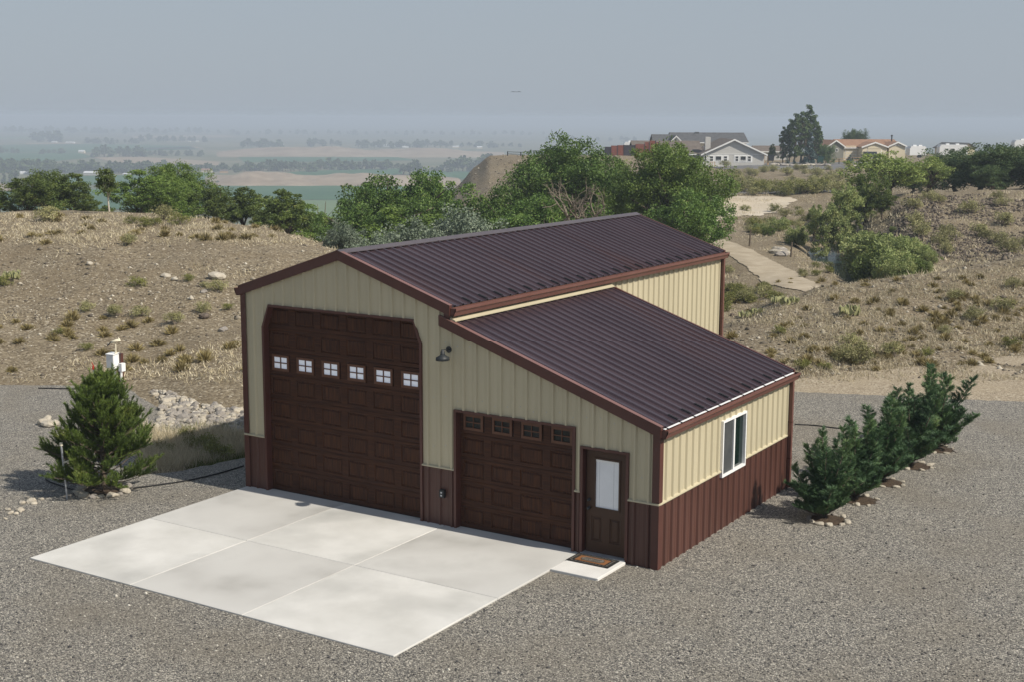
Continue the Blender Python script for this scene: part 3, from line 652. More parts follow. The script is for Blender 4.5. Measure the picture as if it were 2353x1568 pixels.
# entry door
ed = link('entry_door', None, bld); y = .07; a, b = EX0+.035, EX1-.035; zt = EZ-.035; ed['label'] = 'brown entry door with white blind behind glass'
fx0, fx1, fz0, fz1 = a+.17, b-.13, .93, 1.97
mb = MB(); pn = [((a+.12, a+.36)), ((b-.36, b-.12))]; pz0, pz1 = .27, .78
rails(mb, a, b, .03, .86, [(pn[0], pz0, pz1), (pn[1], pz0, pz1)], y); rails(mb, a, b, .86, zt, [((fx0, fx1), fz0, fz1)], y); mb.build('door_leaf', 'entry_brown', ed)
for p_ in pn:
    mb = MB(); emboss(mb, p_[0], p_[1], pz0, pz1, y); mb.build('raised_panel', 'entry_brown', ed)
mb = MB(); f = .035
for q in ((fx0, fx1, fz0, fz0+f), (fx0, fx1, fz1-f, fz1), (fx0, fx0+f, fz0+f, fz1-f), (fx1-f, fx1, fz0+f, fz1-f)): mb.box(q[0], q[1], y-.015, y+.02, q[2], q[3])
mb.build('window_frame', 'entry_brown', ed)
MB().box(fx0+f, fx1-f, y+.012, y+.018, fz0+f, fz1-f).build('blind', 'blind', ed)
mb = MB()
for xx in (fx0+f+.08, fx1-f-.12): mb.box(xx-.002, xx+.002, y+.009, y+.0115, fz0+f, fz1-f)
mb.build('blind_cord', 'galv', ed)
MB().box(fx0+f, fx1-f, y+.002, y+.0115, fz1-f-.045, fz1-f).build('blind_headrail', 'white_vinyl', ed)
for zz, r_ in ((.93, .034), (1.10, .028)):
    mb = MB(); mb.tube([(a+.075, y, zz), (a+.075, y-.03, zz)], [.034, .03], 12); mb.tube([(a+.075, y-.03, zz), (a+.075, y-.045, zz), (a+.075, y-.07, zz), (a+.075, y-.08, zz)], [.013, r_*.8, r_, r_*.5], 12)
    mb.build('door_knob' if zz < 1 else 'deadbolt', 'black_metal', ed, True)
MB().box(EX0-.01, EX1+.01, -.075, REC-.03, .0, .03).build('threshold', 'galv', bld)
# side window
wn = link('window', None, bld); wn['label'] = 'white framed sliding window in the sunny side wall'
mb = MB(); xo = W+.058; f = .045
for q in ((WY0, WY1, WZ0, WZ0+f), (WY0, WY1, WZ1-f, WZ1), (WY0, WY0+f, WZ0+f, WZ1-f), (WY1-f, WY1, WZ0+f, WZ1-f)): mb.box(W-.05, xo, q[0], q[1], q[2], q[3])
ym = (WY0+WY1)/2; mb.box(W-.05, xo-.012, ym-.035, ym+.035, WZ0+f, WZ1-f); mb.build('window_frame', 'white_vinyl', wn)
MB().box(W+.008, W+.012, WY0+f, ym-.035, WZ0+f, WZ1-f).build('insect_screen', 'screen', wn)
MB().box(W-.02, W-.014, ym+.035, WY1-f, WZ0+f, WZ1-f).build('pane', 'dark_glass', wn)
MB().box(W-.06, W-.052, WY0, WY1, WZ0, WZ1).build('backing', 'dark_void', wn)
# downspouts at the far right corners
for x_, y_, zt in ((W1+.055, D1-.10, H1-.13), (W+.055, D2-.13, HLE-.13)):
    mb = MB(); mb.box(x_, x_+.075, y_-.045, y_+.045, .08, zt-.0); mb.box(x_+.002, x_+.2, y_-.042, y_+.042, .02, .078); mb.build('downspout', 'gutter', bld)
    for q in (.7, zt*.6): MB().box(x_-.012, x_+.081, y_-.05, y_+.05, q, q+.03).build('downspout_strap', 'trim', bld)
# screws heads seen as small dots on the front sheets
mb = MB()
for xx in np.arange(FT/2, W, FT):
    for zz in (1.7, 2.75, 3.9):
        if top_front(xx)-.1 > zz > open_top(xx)+.06 : mb.box(xx-.008, xx+.008, -.008, .0, zz-.008+.04*math.sin(xx*7), zz+.008+.04*math.sin(xx*7))
o = mb.build('panel_screws', 'galv', bld); o['kind'] = 'stuff'
# floor slab inside closes the box from below
MB().box(.03, W1-.03, .2, D1-.05, -.06, -.02).build('floor_slab', 'concrete2', bld)
MB().box(W1, W-.03, .2, D2-.05, -.06, -.021).build('floor_slab', 'concrete2', bld)

# ------------------------------------------------------------------ concrete apron: six slabs with tooled joints
ap = tag(link('driveway_apron', None), kind='structure')
xs = [-.02, 2.80, 5.595, 8.888]; ys = [-6.10, -3.02, REC+.03]
def zslab(y): return .0+.012*(y/6.1)
for i in range(3):
    for j in range(2):
        g_ = .006; x0, x1, y0, y1 = xs[i]+(g_ if i else 0), xs[i+1]-(g_ if i < 2 else 0), ys[j]+(g_ if j else 0), ys[j+1]-(g_ if j < 1 else 0); b_ = .008
        z0, z1 = zslab(y0), min(0, zslab(y1)); base = -.13
        vs = [(x0, y0, base), (x1, y0, base), (x1, y1, base), (x0, y1, base), (x0, y0, z0-b_), (x1, y0, z0-b_), (x1, y1, z1-b_), (x0, y1, z1-b_), (x0+b_, y0+b_, z0), (x1-b_, y0+b_, z0), (x1-b_, y1-b_, z1), (x0+b_, y1-b_, z1)]
        MB().add(vs, [(0, 1, 5, 4), (1, 2, 6, 5), (2, 3, 7, 6), (3, 0, 4, 7), (4, 5, 9, 8), (5, 6, 10, 9), (6, 7, 11, 10), (7, 4, 8, 11), (8, 9, 10, 11)]).build('concrete_slab', 'concrete2' if (i+j) % 2 == (1 if j else 1) else 'concrete', ap)
MB().box(xs[0]+.01, xs[3]-.01, ys[0]+.01, ys[2]-.01, -.12, -.035).build('joint_filler', 'joint', ap)
st = MB(); s0, s1 = G(1268, 1308.5, .02), G(1370, 1330, .02)
sx0_, sx1_, sy_ = 8.90, 9.93, float((s0[1]+s1[1])/2)
st.add([(sx0_, sy_, -.1), (sx1_, sy_, -.1), (sx1_, -.07, -.1), (sx0_, -.07, -.1), (sx0_, sy_, .004), (sx1_, sy_, .004), (sx1_, -.07, .004), (sx0_, -.07, .004), (sx0_+.012, sy_+.012, .013), (sx1_-.012, sy_+.012, .013), (sx1_-.012, -.07, .013), (sx0_+.012, -.07, .013)],
       [(0, 1, 5, 4), (1, 2, 6, 5), (2, 3, 7, 6), (3, 0, 4, 7), (4, 5, 9, 8), (5, 6, 10, 9), (6, 7, 11, 10), (7, 4, 8, 11), (8, 9, 10, 11)])
tag(st.build('door_stoop', 'concrete_stoop'), kind='structure')
# door mat
dm = thing('door_mat', 'black and orange patterned door mat on the stoop before the entry door', 'door mat', (9.36, -.35, .0135))
mb = MB(); mb.box(-.46, .46, -.25, .25, 0, .012); mb.build('rubber_border', 'mat_black', dm)
MB().box(-.33, .33, -.145, .145, .012, .016).build('orange_field', 'mat_orange', dm)
def plaque(hx, hy, z): return [(-hx, -hy*.45, z), (-hx*.88, -hy*.5, z), (-hx*.84, -hy, z), (hx*.84, -hy, z), (hx*.88, -hy*.5, z), (hx, -hy*.45, z), (hx, hy*.45, z), (hx*.88, hy*.5, z), (hx*.84, hy, z), (-hx*.84, hy, z), (-hx*.88, hy*.5, z), (-hx, hy*.45, z)]
MB().prism(plaque(.25, .098, .016), (0, 0, .003)).build('plaque_outline', 'mat_black', dm)
MB().prism(plaque(.238, .088, .019), (0, 0, .003)).build('plaque', 'mat_grey', dm)
mb = MB()
for k in range(9):
    x_ = -.17+k*.04
    mb.tube([(x_, .015, .023), (x_+.012, .05, .0235), (x_+.022, .02, .023), (x_+.03, .045, .0235)], .0035, 4)
    mb.tube([(x_+.01, -.06, .023), (x_+.02, -.025, .0235), (x_+.03, -.055, .023)], .0035, 4)
mb.build('plaque_script', 'mat_black', dm)
mb = MB()
for k in range(44):
    q = k/44*2*PI; e = 1/max(abs(math.cos(q)), abs(math.sin(q))); x_, y_ = .395*math.cos(q)*e, .197*math.sin(q)*e
    mb.tube([(x_-.02, y_-.015, .013), (x_, y_+.018, .017), (x_+.022, y_-.01, .013)], .005, 4)
o = mb.build('border_scrolls', 'mat_grey', dm); o['kind'] = 'stuff'

# wall lamp and outlet
lp = thing('barn_light', 'dark gooseneck barn light on the beige wall right of the tall door', 'wall lamp', (5.735, 0, 3.74), scale=(.8, .9, .8))
MB().tube([(.02, -.034, .07), (.02, -.06, .07)], .085, 20).build('back_plate', 'black_metal', lp)
MB().tube([(.02, -.06, .07), (.02, -.14, .085), (.02, -.24, .10), (.02, -.285, .085), (.02, -.295, .05)], .013, 8).build('arm', 'black_metal', lp, True)
MB().lathe([(.012, .135), (.03, .13), (.034, .09), (.05, .075), (.055, .01), (.06, 0)], (.02, -.295, -.02), 18).build('socket_cap', 'lamp_metal', lp, True)
MB().lathe([(.06, 0), (.085, -.03), (.165, -.075), (.172, -.15), (.166, -.15), (.158, -.08), (.07, -.035)], (.02, -.295, -.02), 28).build('shade', 'lamp_metal', lp, True)
MB().lathe([(.01, -.04), (.03, -.07), (.034, -.1), (.012, -.128)], (.02, -.295, -.02), 12).build('bulb', 'bulb', lp, True)
ob = thing('electrical_outlet', 'small weatherproof outlet box on the maroon wainscot between the garage doors', 'outlet', (5.575, 0, .70))
MB().box(-.06, .06, -.082, -.02, -.085, .085).build('box', 'black_metal', ob)
MB().box(-.05, .05, -.092, -.083, -.075, .075).build('cover', 'lamp_metal', ob)
for dz in (-.035, .03): MB().box(-.02, .02, -.097, -.0925, dz-.016, dz+.016).build('socket', 'galv', ob)
# ------------------------------------------------------------------ roads, water
def road(name, pxs, m, dz=.03):
    """pxs: (px, dist, half width px) centre points"""
    L, Rr = [], []
    for px, d, hw in pxs:
        for k, s_ in ((L, -1), (Rr, 1)):
            P = CAM+FH*d+R0*d*(px+s_*hw-1176.5)/FD; k.append(P[:2])
    mb = MB(); n = 0; cs = []
    def dens(A):
        A = np.array(A); t = np.linspace(0, len(A)-1, (len(A)-1)*24+1); i = np.minimum(t.astype(int), len(A)-2); f = (t-i)[:, None]
        P0, P1, P2, P3 = A[np.maximum(i-1, 0)], A[i], A[i+1], A[np.minimum(i+2, len(A)-1)]
        return .5*((2*P1)+(-P0+P2)*f+(2*P0-5*P1+4*P2-P3)*f*f+(-P0+3*P1-3*P2+P3)*f**3)
    A, Bq = dens(L), dens(Rr); k = 12
    rngj = np.random.default_rng(4)
    V_ = []
    for a, b in zip(A, Bq):
        j0, j1 = .16*vnoise(len(V_)*.012, 3.3)+rngj.uniform(-.025, .025), .16*vnoise(len(V_)*.012, 9.7)+rngj.uniform(-.025, .025)
        for t in np.linspace(0, 1, k): q = a+(b-a)*(t*(1+j1-j0)+j0); V_.append(q)
    V_ = np.array(V_); z = H(V_[:, 0], V_[:, 1])+dz; n = len(A)
    Fs = [(i*k+j, i*k+j+1, (i+1)*k+j+1, (i+1)*k+j) for i in range(n-1) for j in range(k-1)]
    mb.add(np.column_stack([V_, z]), Fs); return tag(mb.build(name, m, None, True), kind='structure')
road('dirt_road', [(1600, 118, 20), (1640, 108, 26), (1690, 100, 36), (1750, 90.5, 44), (1800, 82.5, 50), (1850, 78, 52), (1900, 75.5, 50), (1940, 74, 40)], 'road_dirt', .045)
road('bare_clearing', [(1580, 124, 40), (1625, 131, 75), (1670, 140, 105), (1700, 150, 110), (1720, 157, 90)], 'pale_dirt', .07)
road('asphalt_lane', [(1560, 161, 5), (1600, 166, 5)], 'asphalt', .05)
# lane runs across the view: quad strip at constant distance
V_ = []; Fs = []
for i, px in enumerate(range(1500, 2000, 10)):
    for d in (160, 163, 166, 169): P = CAM+FH*d+R0*d*(px-1176.5)/FD; V_.append((P[0], P[1], h1(P[0], P[1])+.08))
    if i:
        for j in range(3): a = (i-1)*4+j; Fs.append((a, a+4, a+5, a+1))
bpy.data.objects.remove(bpy.data.objects['asphalt_lane'])
mb = MB(); mb.add(V_, Fs); tag(mb.build('asphalt_lane', 'asphalt', None, True), kind='structure')
V_ = []; Fs = []
for i, px in enumerate(range(1560, 2060, 10)):
    for d in (262, 268, 275, 282, 289, 296, 304): P = CAM+FH*d+R0*d*(px-1176.5)/FD; V_.append((P[0], P[1], h1(P[0], P[1])+.12))
    if i:
        for j in range(6): a = (i-1)*7+j; Fs.append((a, a+7, a+8, a+1))
mb = MB(); mb.add(V_, Fs); tag(mb.build('gravel_courtyard', 'asphalt', None, True), kind='structure')
sheet('creek_water', [G(px, py, -2.1) for px, py in [(1800, 560), (1880, 556), (1960, 560), (2060, 590), (2110, 640), (2060, 690), (1980, 690), (1900, 640), (1850, 600)]], -2.1, 'water')

# ------------------------------------------------------------------ valley fields and low bare ridges
def field(pts, m, dz=.5):
    return sheet('crop_field' if m != 'field_tan' else 'fallow_field', [G(px, py, VZ+dz) for px, py in pts], VZ+dz, m)
field([(430, 424), (1010, 424), (1010, 458), (430, 458)], 'field_green')
field([(500, 459), (1000, 459), (1000, 500), (500, 500)], 'field_light')
field([(500, 409), (700, 392), (924, 386), (924, 400), (700, 408), (548, 411)], 'field_green')
field([(960, 392), (1080, 392), (1090, 410), (960, 410)], 'field_green')
field([(215, 361), (330, 360), (505, 371), (500, 379), (380, 378), (260, 372)], 'field_tan')
field([(-200, 410), (55, 424), (60, 440), (-200, 440)], 'field_tan')
field([(-200, 442), (500, 428), (500, 480), (-200, 480)], 'field_green')
field([(150, 405), (480, 396), (480, 420), (150, 424)], 'field_green')
field([(-200, 352), (180, 350), (215, 360), (100, 372), (-200, 372)], 'field_green')
field([(-200, 334), (200, 330), (430, 334), (460, 342), (200, 349), (-200, 348)], 'field_green')
field([(60, 328), (180, 327), (190, 329.5), (60, 330.5)], 'field_tan')
field([(320, 340), (450, 337), (470, 340), (330, 343)], 'field_tan')
field([(548, 360), (900, 358), (960, 368), (560, 372)], 'field_green')
field([(640, 381), (760, 380), (760, 385), (640, 386)], 'field_tan')
field([(-200, 315), (100, 313), (120, 318), (-200, 320)], 'field_light')
field([(300, 311), (520, 310), (540, 315), (310, 317)], 'field_tan')
field([(-200, 300), (300, 299), (300, 303), (-200, 304)], 'field_light')
def ridge(px0, px1, pyb, pyt, seed, thick=160):
    """long low mound on the valley floor; pyb its near foot, pyt its top"""
    d = CAM[2]-VZ; db = d/((pyb-269)/FD); n, k = 60, 14; V_ = []; Fs = []
    for i in range(n):
        t = i/(n-1); px = px0+(px1-px0)*t
        for j in range(k):
            s_ = j/(k-1); dd = db+thick*s_*(.8+.4*vnoise(t*9+seed, 0.3))
            P = CAM+FH*dd+R0*dd*(px-1176.5)/FD
            hh = (pyb-pyt)/FD*db*1.25
            z = VZ+.2+hh*math.sin(PI*min(1, s_*1.0))**.8*math.sin(PI*t)**.8*(.62+.55*float(fbm(t*3.5+seed, s_*1.5, 1.0, 4))+.1*float(vnoise(t*30+seed, s_*6)))
            V_.append((P[0], P[1], z if 0 < j < k-1 and 0 < i < n-1 else VZ-.5))
    for i in range(n-1):
        for j in range(k-1): a = i*k+j; Fs.append((a, a+k, a+k+1, a+1))
    mb = MB(); mb.add(V_, Fs); tag(mb.build('bare_ridge', 'ridge', None, True), kind='structure')
ridge(470, 760, 427, 402, 3, 280); ridge(640, 1060, 426, 398, 8, 280); ridge(500, 900, 360, 338, 5, 520); ridge(760, 1160, 360, 338, 12, 520)

# ------------------------------------------------------------------ plants
def crown_points(lobes, n, rng, shell=.55, blob=.32, per=70):
    """leaf centres in clusters spread through ellipsoid lobes (cx,cy,cz,rx,ry,rz)"""
    L = np.array(lobes, float); vol = (L[:, 3]*L[:, 4]*L[:, 5])**.75; nc = max(8, n//per)
    w_ = rng.choice(len(L), nc, p=vol/vol.sum()); d = rnd_dirs(nc, rng, .15); r = rng.uniform(0, 1, nc)**(1/3); r = shell+(1-shell)*r; r *= rng.uniform(.8, 1.1, nc)
    C = L[w_, :3]+d*L[w_, 3:]*r[:, None]
    cs = np.repeat(np.arange(nc), per); s = rng.uniform(.6, 1.35, nc)[cs]*blob
    q = rnd_dirs(len(cs), rng)*(rng.uniform(0, 1, len(cs))**(1/2.2))[:, None]*np.array([1, 1, .75])
    return C[cs]+q*s[:, None]*np.mean(L[:, 3]), C
def limbs(mb, base, C, r0, rng, frac=.35, n=14, k=6):
    top = C.mean(0); fork = base+(top-base)*frac
    mid = (base+fork)/2+rng.normal(size=3)*r0*.6
    mb.tube([base-(0, 0, .3), base+(0, 0, .1), mid, fork], [r0*1.35, r0*1.05, r0*.85, r0*.7], k)
    sel = C[rng.choice(len(C), min(n, len(C)), False)]
    for c in sel:
        st_ = fork if rng.random() < .6 else mid+(fork-mid)*rng.random()
        m1 = st_+(c-st_)*.45+np.array([0, 0, .12*np.linalg.norm(c-st_)])+rng.normal(size=3)*.08*np.linalg.norm(c-st_)
        mb.tube([st_, m1, c], [r0*.42, r0*.24, r0*.06], 5)
        for _ in range(2):
            e = C[rng.integers(len(C))]
            e = m1+(e-m1)*min(1, .9*np.linalg.norm(c-m1)/(np.linalg.norm(e-m1)+1e-6)); mb.tube([m1, (m1+e)/2+rng.normal(size=3)*.1, e], [r0*.18, r0*.12, r0*.03], 4)
PROTO = {}; PH = {}
def proto(key, lobes, n, leaf, leafmat, bark='bark', r0=.22, seed=1, blob=.32, per=70, shell=.5, aspect=.62, frac=.35, nl=14, dead=0):
    rng = np.random.default_rng(seed); P, C = crown_points(lobes, n, rng, shell, blob, per)
    P = P[P[:, 2] > .15]
    crown = npmesh('crown', leaf_quads(P, leaf, rng, aspect), 4, leafmat)
    mb = MB(); limbs(mb, np.array([0, 0, 0.]), C, r0, rng, frac, nl); trunk = mb.mesh('trunk', bark, True)
    parts = [('crown', crown), ('trunk', trunk)]
    if dead:
        mb = MB()
        for _ in range(dead):
            a = C[rng.integers(len(C))]*np.array([.5, .5, .45]); dirn = rnd_dirs(1, rng, .2)[0]
            def grow(p, d, L, r, lev):
                q = p+d*L*.5+rng.normal(size=3)*.06*L; e = q+(d+rng.normal(size=3)*.25)*L*.5; mb.tube([p, q, e], [r, r*.75, r*.5], 4)
                if lev:
                    for _k in range(3):
                        d2 = d+rng.normal(size=3)*.65; d2 /= np.linalg.norm(d2); grow(q+(e-q)*rng.random(), d2, L*.6, r*.5, lev-1)
            grow(a, dirn, 1.6, .07, 3)
        parts.append(('dead_branches', mb.mesh('dead_branches', 'bark_dead')))
    PROTO[key] = parts; PH[key] = float(np.percentile(P[:, 2], 99.6))
def plant(name, key, label, cat, P, s=1.0, rz=None, group=None, sz=None):
    t = thing(name, label, cat, P, random.uniform(0, 6.28) if rz is None else rz, group, (s, s, sz or s))
    for nm, me in PROTO[key]: link(nm, me, t)
    return t
def lobeset(rng, H_, Rr, n, low=.35, rs=.45):
    out = []
    for i in range(n):
        a = rng.uniform(0, 2*PI); q = rng.uniform(.1, .75)*Rr; z = H_*rng.uniform(low, .84); k = rs*Rr*rng.uniform(.75, 1.2)*(1.15-.35*z/H_)
        out.append((q*math.cos(a), q*math.sin(a), min(z, H_-k*.75), k, k, k*.8))
    out.append((0, 0, H_*.6, Rr*.5, Rr*.5, H_*.25)); out.append((0, 0, H_-Rr*.35, Rr*.36, Rr*.36, Rr*.36))
    return out
r_ = np.random.default_rng
proto('cotton_a', lobeset(r_(1), 9.5, 4.8, 15, .24), 56000, .17, 'leaf_cottonwood', r0=.42, seed=3, blob=.36, shell=.45, per=120, dead=5, nl=24)
proto('cotton_b', lobeset(r_(2), 9.0, 5.2, 16, .22), 56000, .17, 'leaf_bright', r0=.42, seed=4, blob=.36, shell=.45, per=120, dead=2, nl=24)
proto('cotton_c', lobeset(r_(7), 7.0, 4.0, 11, .28), 24000, .17, 'leaf_cottonwood', r0=.32, seed=5, blob=.37, shell=.45, per=110, dead=2, nl=20)
proto('olive_a', lobeset(r_(3), 6.0, 2.6, 9, .22), 14000, .16, 'leaf_olive', r0=.16, seed=6, blob=.38, shell=.4, per=110)
proto('olive_b', lobeset(r_(4), 6.0, 3.2, 11, .2), 16000, .16, 'leaf_olive', r0=.18, seed=7, blob=.38, shell=.4, per=110)
proto('green_a', lobeset(r_(5), 6.5, 3.0, 10, .25), 15000, .165, 'leaf_bright', r0=.18, seed=8, blob=.38, shell=.4, per=110)
proto('silver', lobeset(r_(6), 4.0, 2.2, 9, .15), 12000, .13, 'leaf_silver', r0=.12, seed=9, blob=.45, shell=.3)
proto('pale_trunk', [(0, 0, 4.2, 1.2, 1.2, .9), (.7, .2, 3.6, .8, .8, .6), (-.6, 0, 3.4, .8, .8, .7), (.1, -.2, 2.6, .7, .7, .5)], 3600, .2, 'leaf_olive', 'bark_pale', .11, 10, .5, frac=.6)
proto('willow', lobeset(r_(8), 6.0, 3.6, 12, .35), 10000, .19, 'leaf_willow', r0=.26, seed=11, blob=.42, shell=.4, nl=22)
proto('elm', lobeset(r_(9), 6.0, 3.4, 14, .1), 18000, .18, 'leaf_dark', r0=.24, seed=12, blob=.42, shell=.35, nl=18)
proto('young', [(0, 0, .9+i*.62, .75-.07*i+.12*math.sin(i*2), .75-.07*i, .6) for i in range(7)], 5200, .17, 'leaf_creek', r0=.07, seed=13, blob=.6, shell=.25)
proto('creek_tree', lobeset(r_(23), 6.0, 2.3, 10, .1), 13000, .16, 'leaf_creek', r0=.13, seed=24, blob=.4, shell=.35, per=100)
proto('creek_willow', [(math.cos(i*2.4)*.8, math.sin(i*2.4)*.8, 1.0+.25*math.sin(i*5), .95, .95, .95) for i in range(8)], 8500, .15, 'leaf_creek', r0=.05, seed=14, blob=.5, shell=.25, frac=.2)
proto('creek_willow_dark', [(math.cos(i*2.4)*.8, math.sin(i*2.4)*.8, 1.0+.25*math.sin(i*4), .95, .95, .9) for i in range(8)], 8000, .15, 'leaf_olive', r0=.05, seed=15, blob=.5, shell=.25, frac=.2)
proto('poplar', [(math.sin(i*1.7)*.25, math.cos(i*1.9)*.25, 1.2+i*1.0, 1.15*math.sin(PI*(i+1.5)/12.5)+.1, 1.15*math.sin(PI*(i+1.5)/12.5)+.1, .8) for i in range(10)], 5200, .34, 'leaf_dark', r0=.2, seed=16, blob=.5, shell=.3)
proto('spruce', [(0, 0, .5+i*.55, 1.5*(1-i/9.5), 1.5*(1-i/9.5), .35) for i in range(9)], 3600, .26, 'leaf_spruce', r0=.13, seed=17, blob=.4, shell=.4)
proto('far_tree', lobeset(r_(21), 9, 4.5, 7, .15, .5), 700, 1.3, 'leaf_far', r0=.4, seed=18, blob=.4, shell=.4, per=20, aspect=.9, nl=5)
proto('far_tree_b', lobeset(r_(22), 7, 5, 8, .15, .5), 700, 1.3, 'leaf_far', r0=.4, seed=19, blob=.4, shell=.4, per=20, aspect=.9, nl=5)
proto('far_poplar', [(0, 0, 1.5+i*1.8, 2.0-.12*i, 2.0-.12*i, 1.5) for i in range(8)], 700, 1.2, 'leaf_far', r0=.4, seed=20, blob=.5, per=20, aspect=.9, nl=4)

# left row behind the crest: (px, dist, top py, kind, name, label)
def by_top(name, key, h, px, d, top, label, cat='tree', group=None, wide=1.0, rz=None):
    P = gp(px, d); zt = zp(px, top, d); s = (zt-P[2])/PH.get(key, h)
    wide *= {'olive_a': 1.42, 'olive_b': 1.35, 'green_a': 1.35, 'elm': 1.55, 'willow': 1.25, 'cotton_c': 1.12, 'cotton_b': 1.08, 'cotton_a': 1.08, 'young': 1.2}.get(key, 1.0) if d < 200 else 1.0
    t = plant(name, key, label, cat, P, s*wide, rz, group, s); return t
by_top('olive_tree', 'olive_a', 6.1, -8, 92, 425, 'green tree cut off by the left edge behind the dry crest', wide=.9)
by_top('olive_tree', 'olive_b', 6.1, 62, 90, 408, 'broad dark green tree leftmost of the row behind the dry crest', wide=1.15)
by_top('olive_tree', 'olive_b', 6.1, 118, 92, 394, 'tallest dark olive tree in the left row behind the dry crest', wide=1.1)
by_top('olive_tree', 'olive_a', 6.1, 172, 93, 400, 'upright olive tree just left of the pale-trunked tree', wide=1.0)
by_top('shrubby_tree', 'olive_a', 6.1, 205, 90, 455, 'low dark bush at the foot of the pale-trunked tree', wide=1.2)
by_top('pale_trunked_tree', 'pale_trunk', 5.2, 252, 80, 387, 'slender tree with bare white trunk on the left crest', wide=1.05, rz=1.0)
by_top('cottonwood_tree', 'green_a', 6.6, 320, 96, 392, 'bright green cottonwood right of the pale-trunked tree', wide=1.1)
by_top('cottonwood_tree', 'cotton_b', 9.2, 415, 100, 378, 'large bright green cottonwood, tallest of the left row', wide=.95)
by_top('cottonwood_tree', 'green_a', 6.6, 372, 92, 420, 'rounded green tree low between two bright cottonwoods', wide=1.2)
by_top('olive_tree', 'olive_b', 6.1, 500, 96, 432, 'yellowish olive tree right of the tallest left cottonwood', wide=1.0)
by_top('olive_tree', 'olive_a', 6.1, 560, 92, 432, 'narrow dark olive tree at middle of the left row', wide=.95)
by_top('olive_tree', 'olive_a', 6.1, 655, 88, 438, 'olive tree with pointed top above the bare left slope', wide=1.1)
by_top('olive_tree', 'olive_b', 6.1, 620, 92, 465, 'low olive tree left of the pointed olive tree', wide=1.1)
by_top('cottonwood_tree', 'green_a', 6.6, 710, 94, 470, 'small green tree at the right end of the left row', wide=1.1)
by_top('cottonwood_tree', 'cotton_c', 7.2, 868, 96, 408, 'pale green cottonwood left of centre behind the shop', wide=1.0)
by_top('cottonwood_tree', 'cotton_c', 7.2, 985, 100, 397, 'open-branched cottonwood with bare limbs beside the bare hill', wide=.95, rz=2.2)
by_top('cottonwood_tree', 'green_a', 6.6, 900, 84, 480, 'green tree low before the pale central cottonwood', wide=1.2)
by_top('cottonwood_tree', 'cotton_c', 7.2, 820, 86, 475, 'dark green tree low at the left of the central thicket', wide=1.0)
by_top('silver_shrub', 'silver', 4.1, 775, 80, 510, 'silvery bush at the right foot of the left slope', 'bush', wide=1.0)
by_top('silver_shrub', 'silver', 4.1, 1040, 82, 478, 'large silvery olive bush just above the shop ridge', 'bush', wide=1.25)
by_top('silver_shrub', 'silver', 4.1, 975, 78, 505, 'smaller silvery bush left of the large silvery one', 'bush', wide=1.1)
by_top('silver_shrub', 'silver', 4.1, 880, 76, 540, 'dark silvery bush peeking over the shop ridge', 'bush', wide=1.0)
by_top('cottonwood_tree', 'cotton_a', 9.7, 1292, 104, 320, 'big dark green cottonwood with dead limbs behind the shop roof', wide=1.0, rz=.4)
by_top('cottonwood_tree', 'cotton_b', 9.2, 1540, 100, 334, 'big bright green cottonwood before the grey house', wide=.93, rz=2.0)
by_top('cottonwood_tree', 'cotton_c', 7.2, 1165, 92, 432, 'dark green cottonwood spreading low left of the big one', wide=.95)
by_top('cottonwood_tree', 'cotton_a', 9.7, 1422, 110, 378, 'darker cottonwood between the two big ones', wide=.8, rz=3)
by_top('cottonwood_tree', 'cotton_c', 7.2, 1590, 88, 440, 'round bright green tree hanging over the far shop corner', wide=.95, rz=1.2)
by_top('cottonwood_tree', 'cotton_c', 7.2, 1260, 86, 450, 'dense dark green tree just above the middle of the ridge', wide=1.1, rz=2.7)
# bare snag in front of the big cottonwoods
rng = r_(44); mb = MB()
def grow(p, d, L, r, lev):
    q = p+d*L*.5+rng.normal(size=3)*.05*L; e = q+(d+rng.normal(size=3)*.2)*L*.5; mb.tube([p, q, e], [r, r*.8, r*.55], 5)
    if lev:
        for _k in range(4 if lev > 1 else 3):
            d2 = d*.7+rng.normal(size=3)*.6; d2[2] += .1; d2 /= np.linalg.norm(d2); grow(q+(e-q)*rng.random(), d2, L*.62, r*.5, lev-1)
grow(np.array([0, 0, -.3]), np.array([-.1, 0, 1.]), 2.6, .15, 4)
sn = thing('dead_tree', 'bare grey dead tree leaning before the dark cottonwoods', 'dead tree', gp(1312, 82)); mb.build('branches', 'bark_dead', sn)
sn.scale = (1.5, 1.5, 1.45)
# thin dead poles in the left centre
for px, d, top, lb in ((690, 96, 455, 'thin grey dead stem leaning left behind the olive trees'), (742, 98, 462, 'forked grey dead stem behind the olive trees'), (770, 99, 470, 'straight dark dead stem left of the central cottonwood')):
    P = gp(px, d); h = zp(px, top, d)-P[2]; t = thing('dead_sapling', lb, 'dead tree', P); mb = MB(); k = (px-720)*.004
    mb.tube([(0, 0, -.2), (k*.4, 0, h*.5), (k+.2, 0, h)], [.07, .05, .02], 5)
    if px == 742: mb.tube([(k*.4, 0, h*.5), (-.5, 0, h*.8), (-.6, .1, h*.95)], [.04, .03, .012], 5); mb.tube([(k*.5, 0, h*.55), (.5, 0, h*.75), (.9, .1, h*.85)], [.035, .025, .012], 5)
    mb.build('stem', 'bark_dead', t)

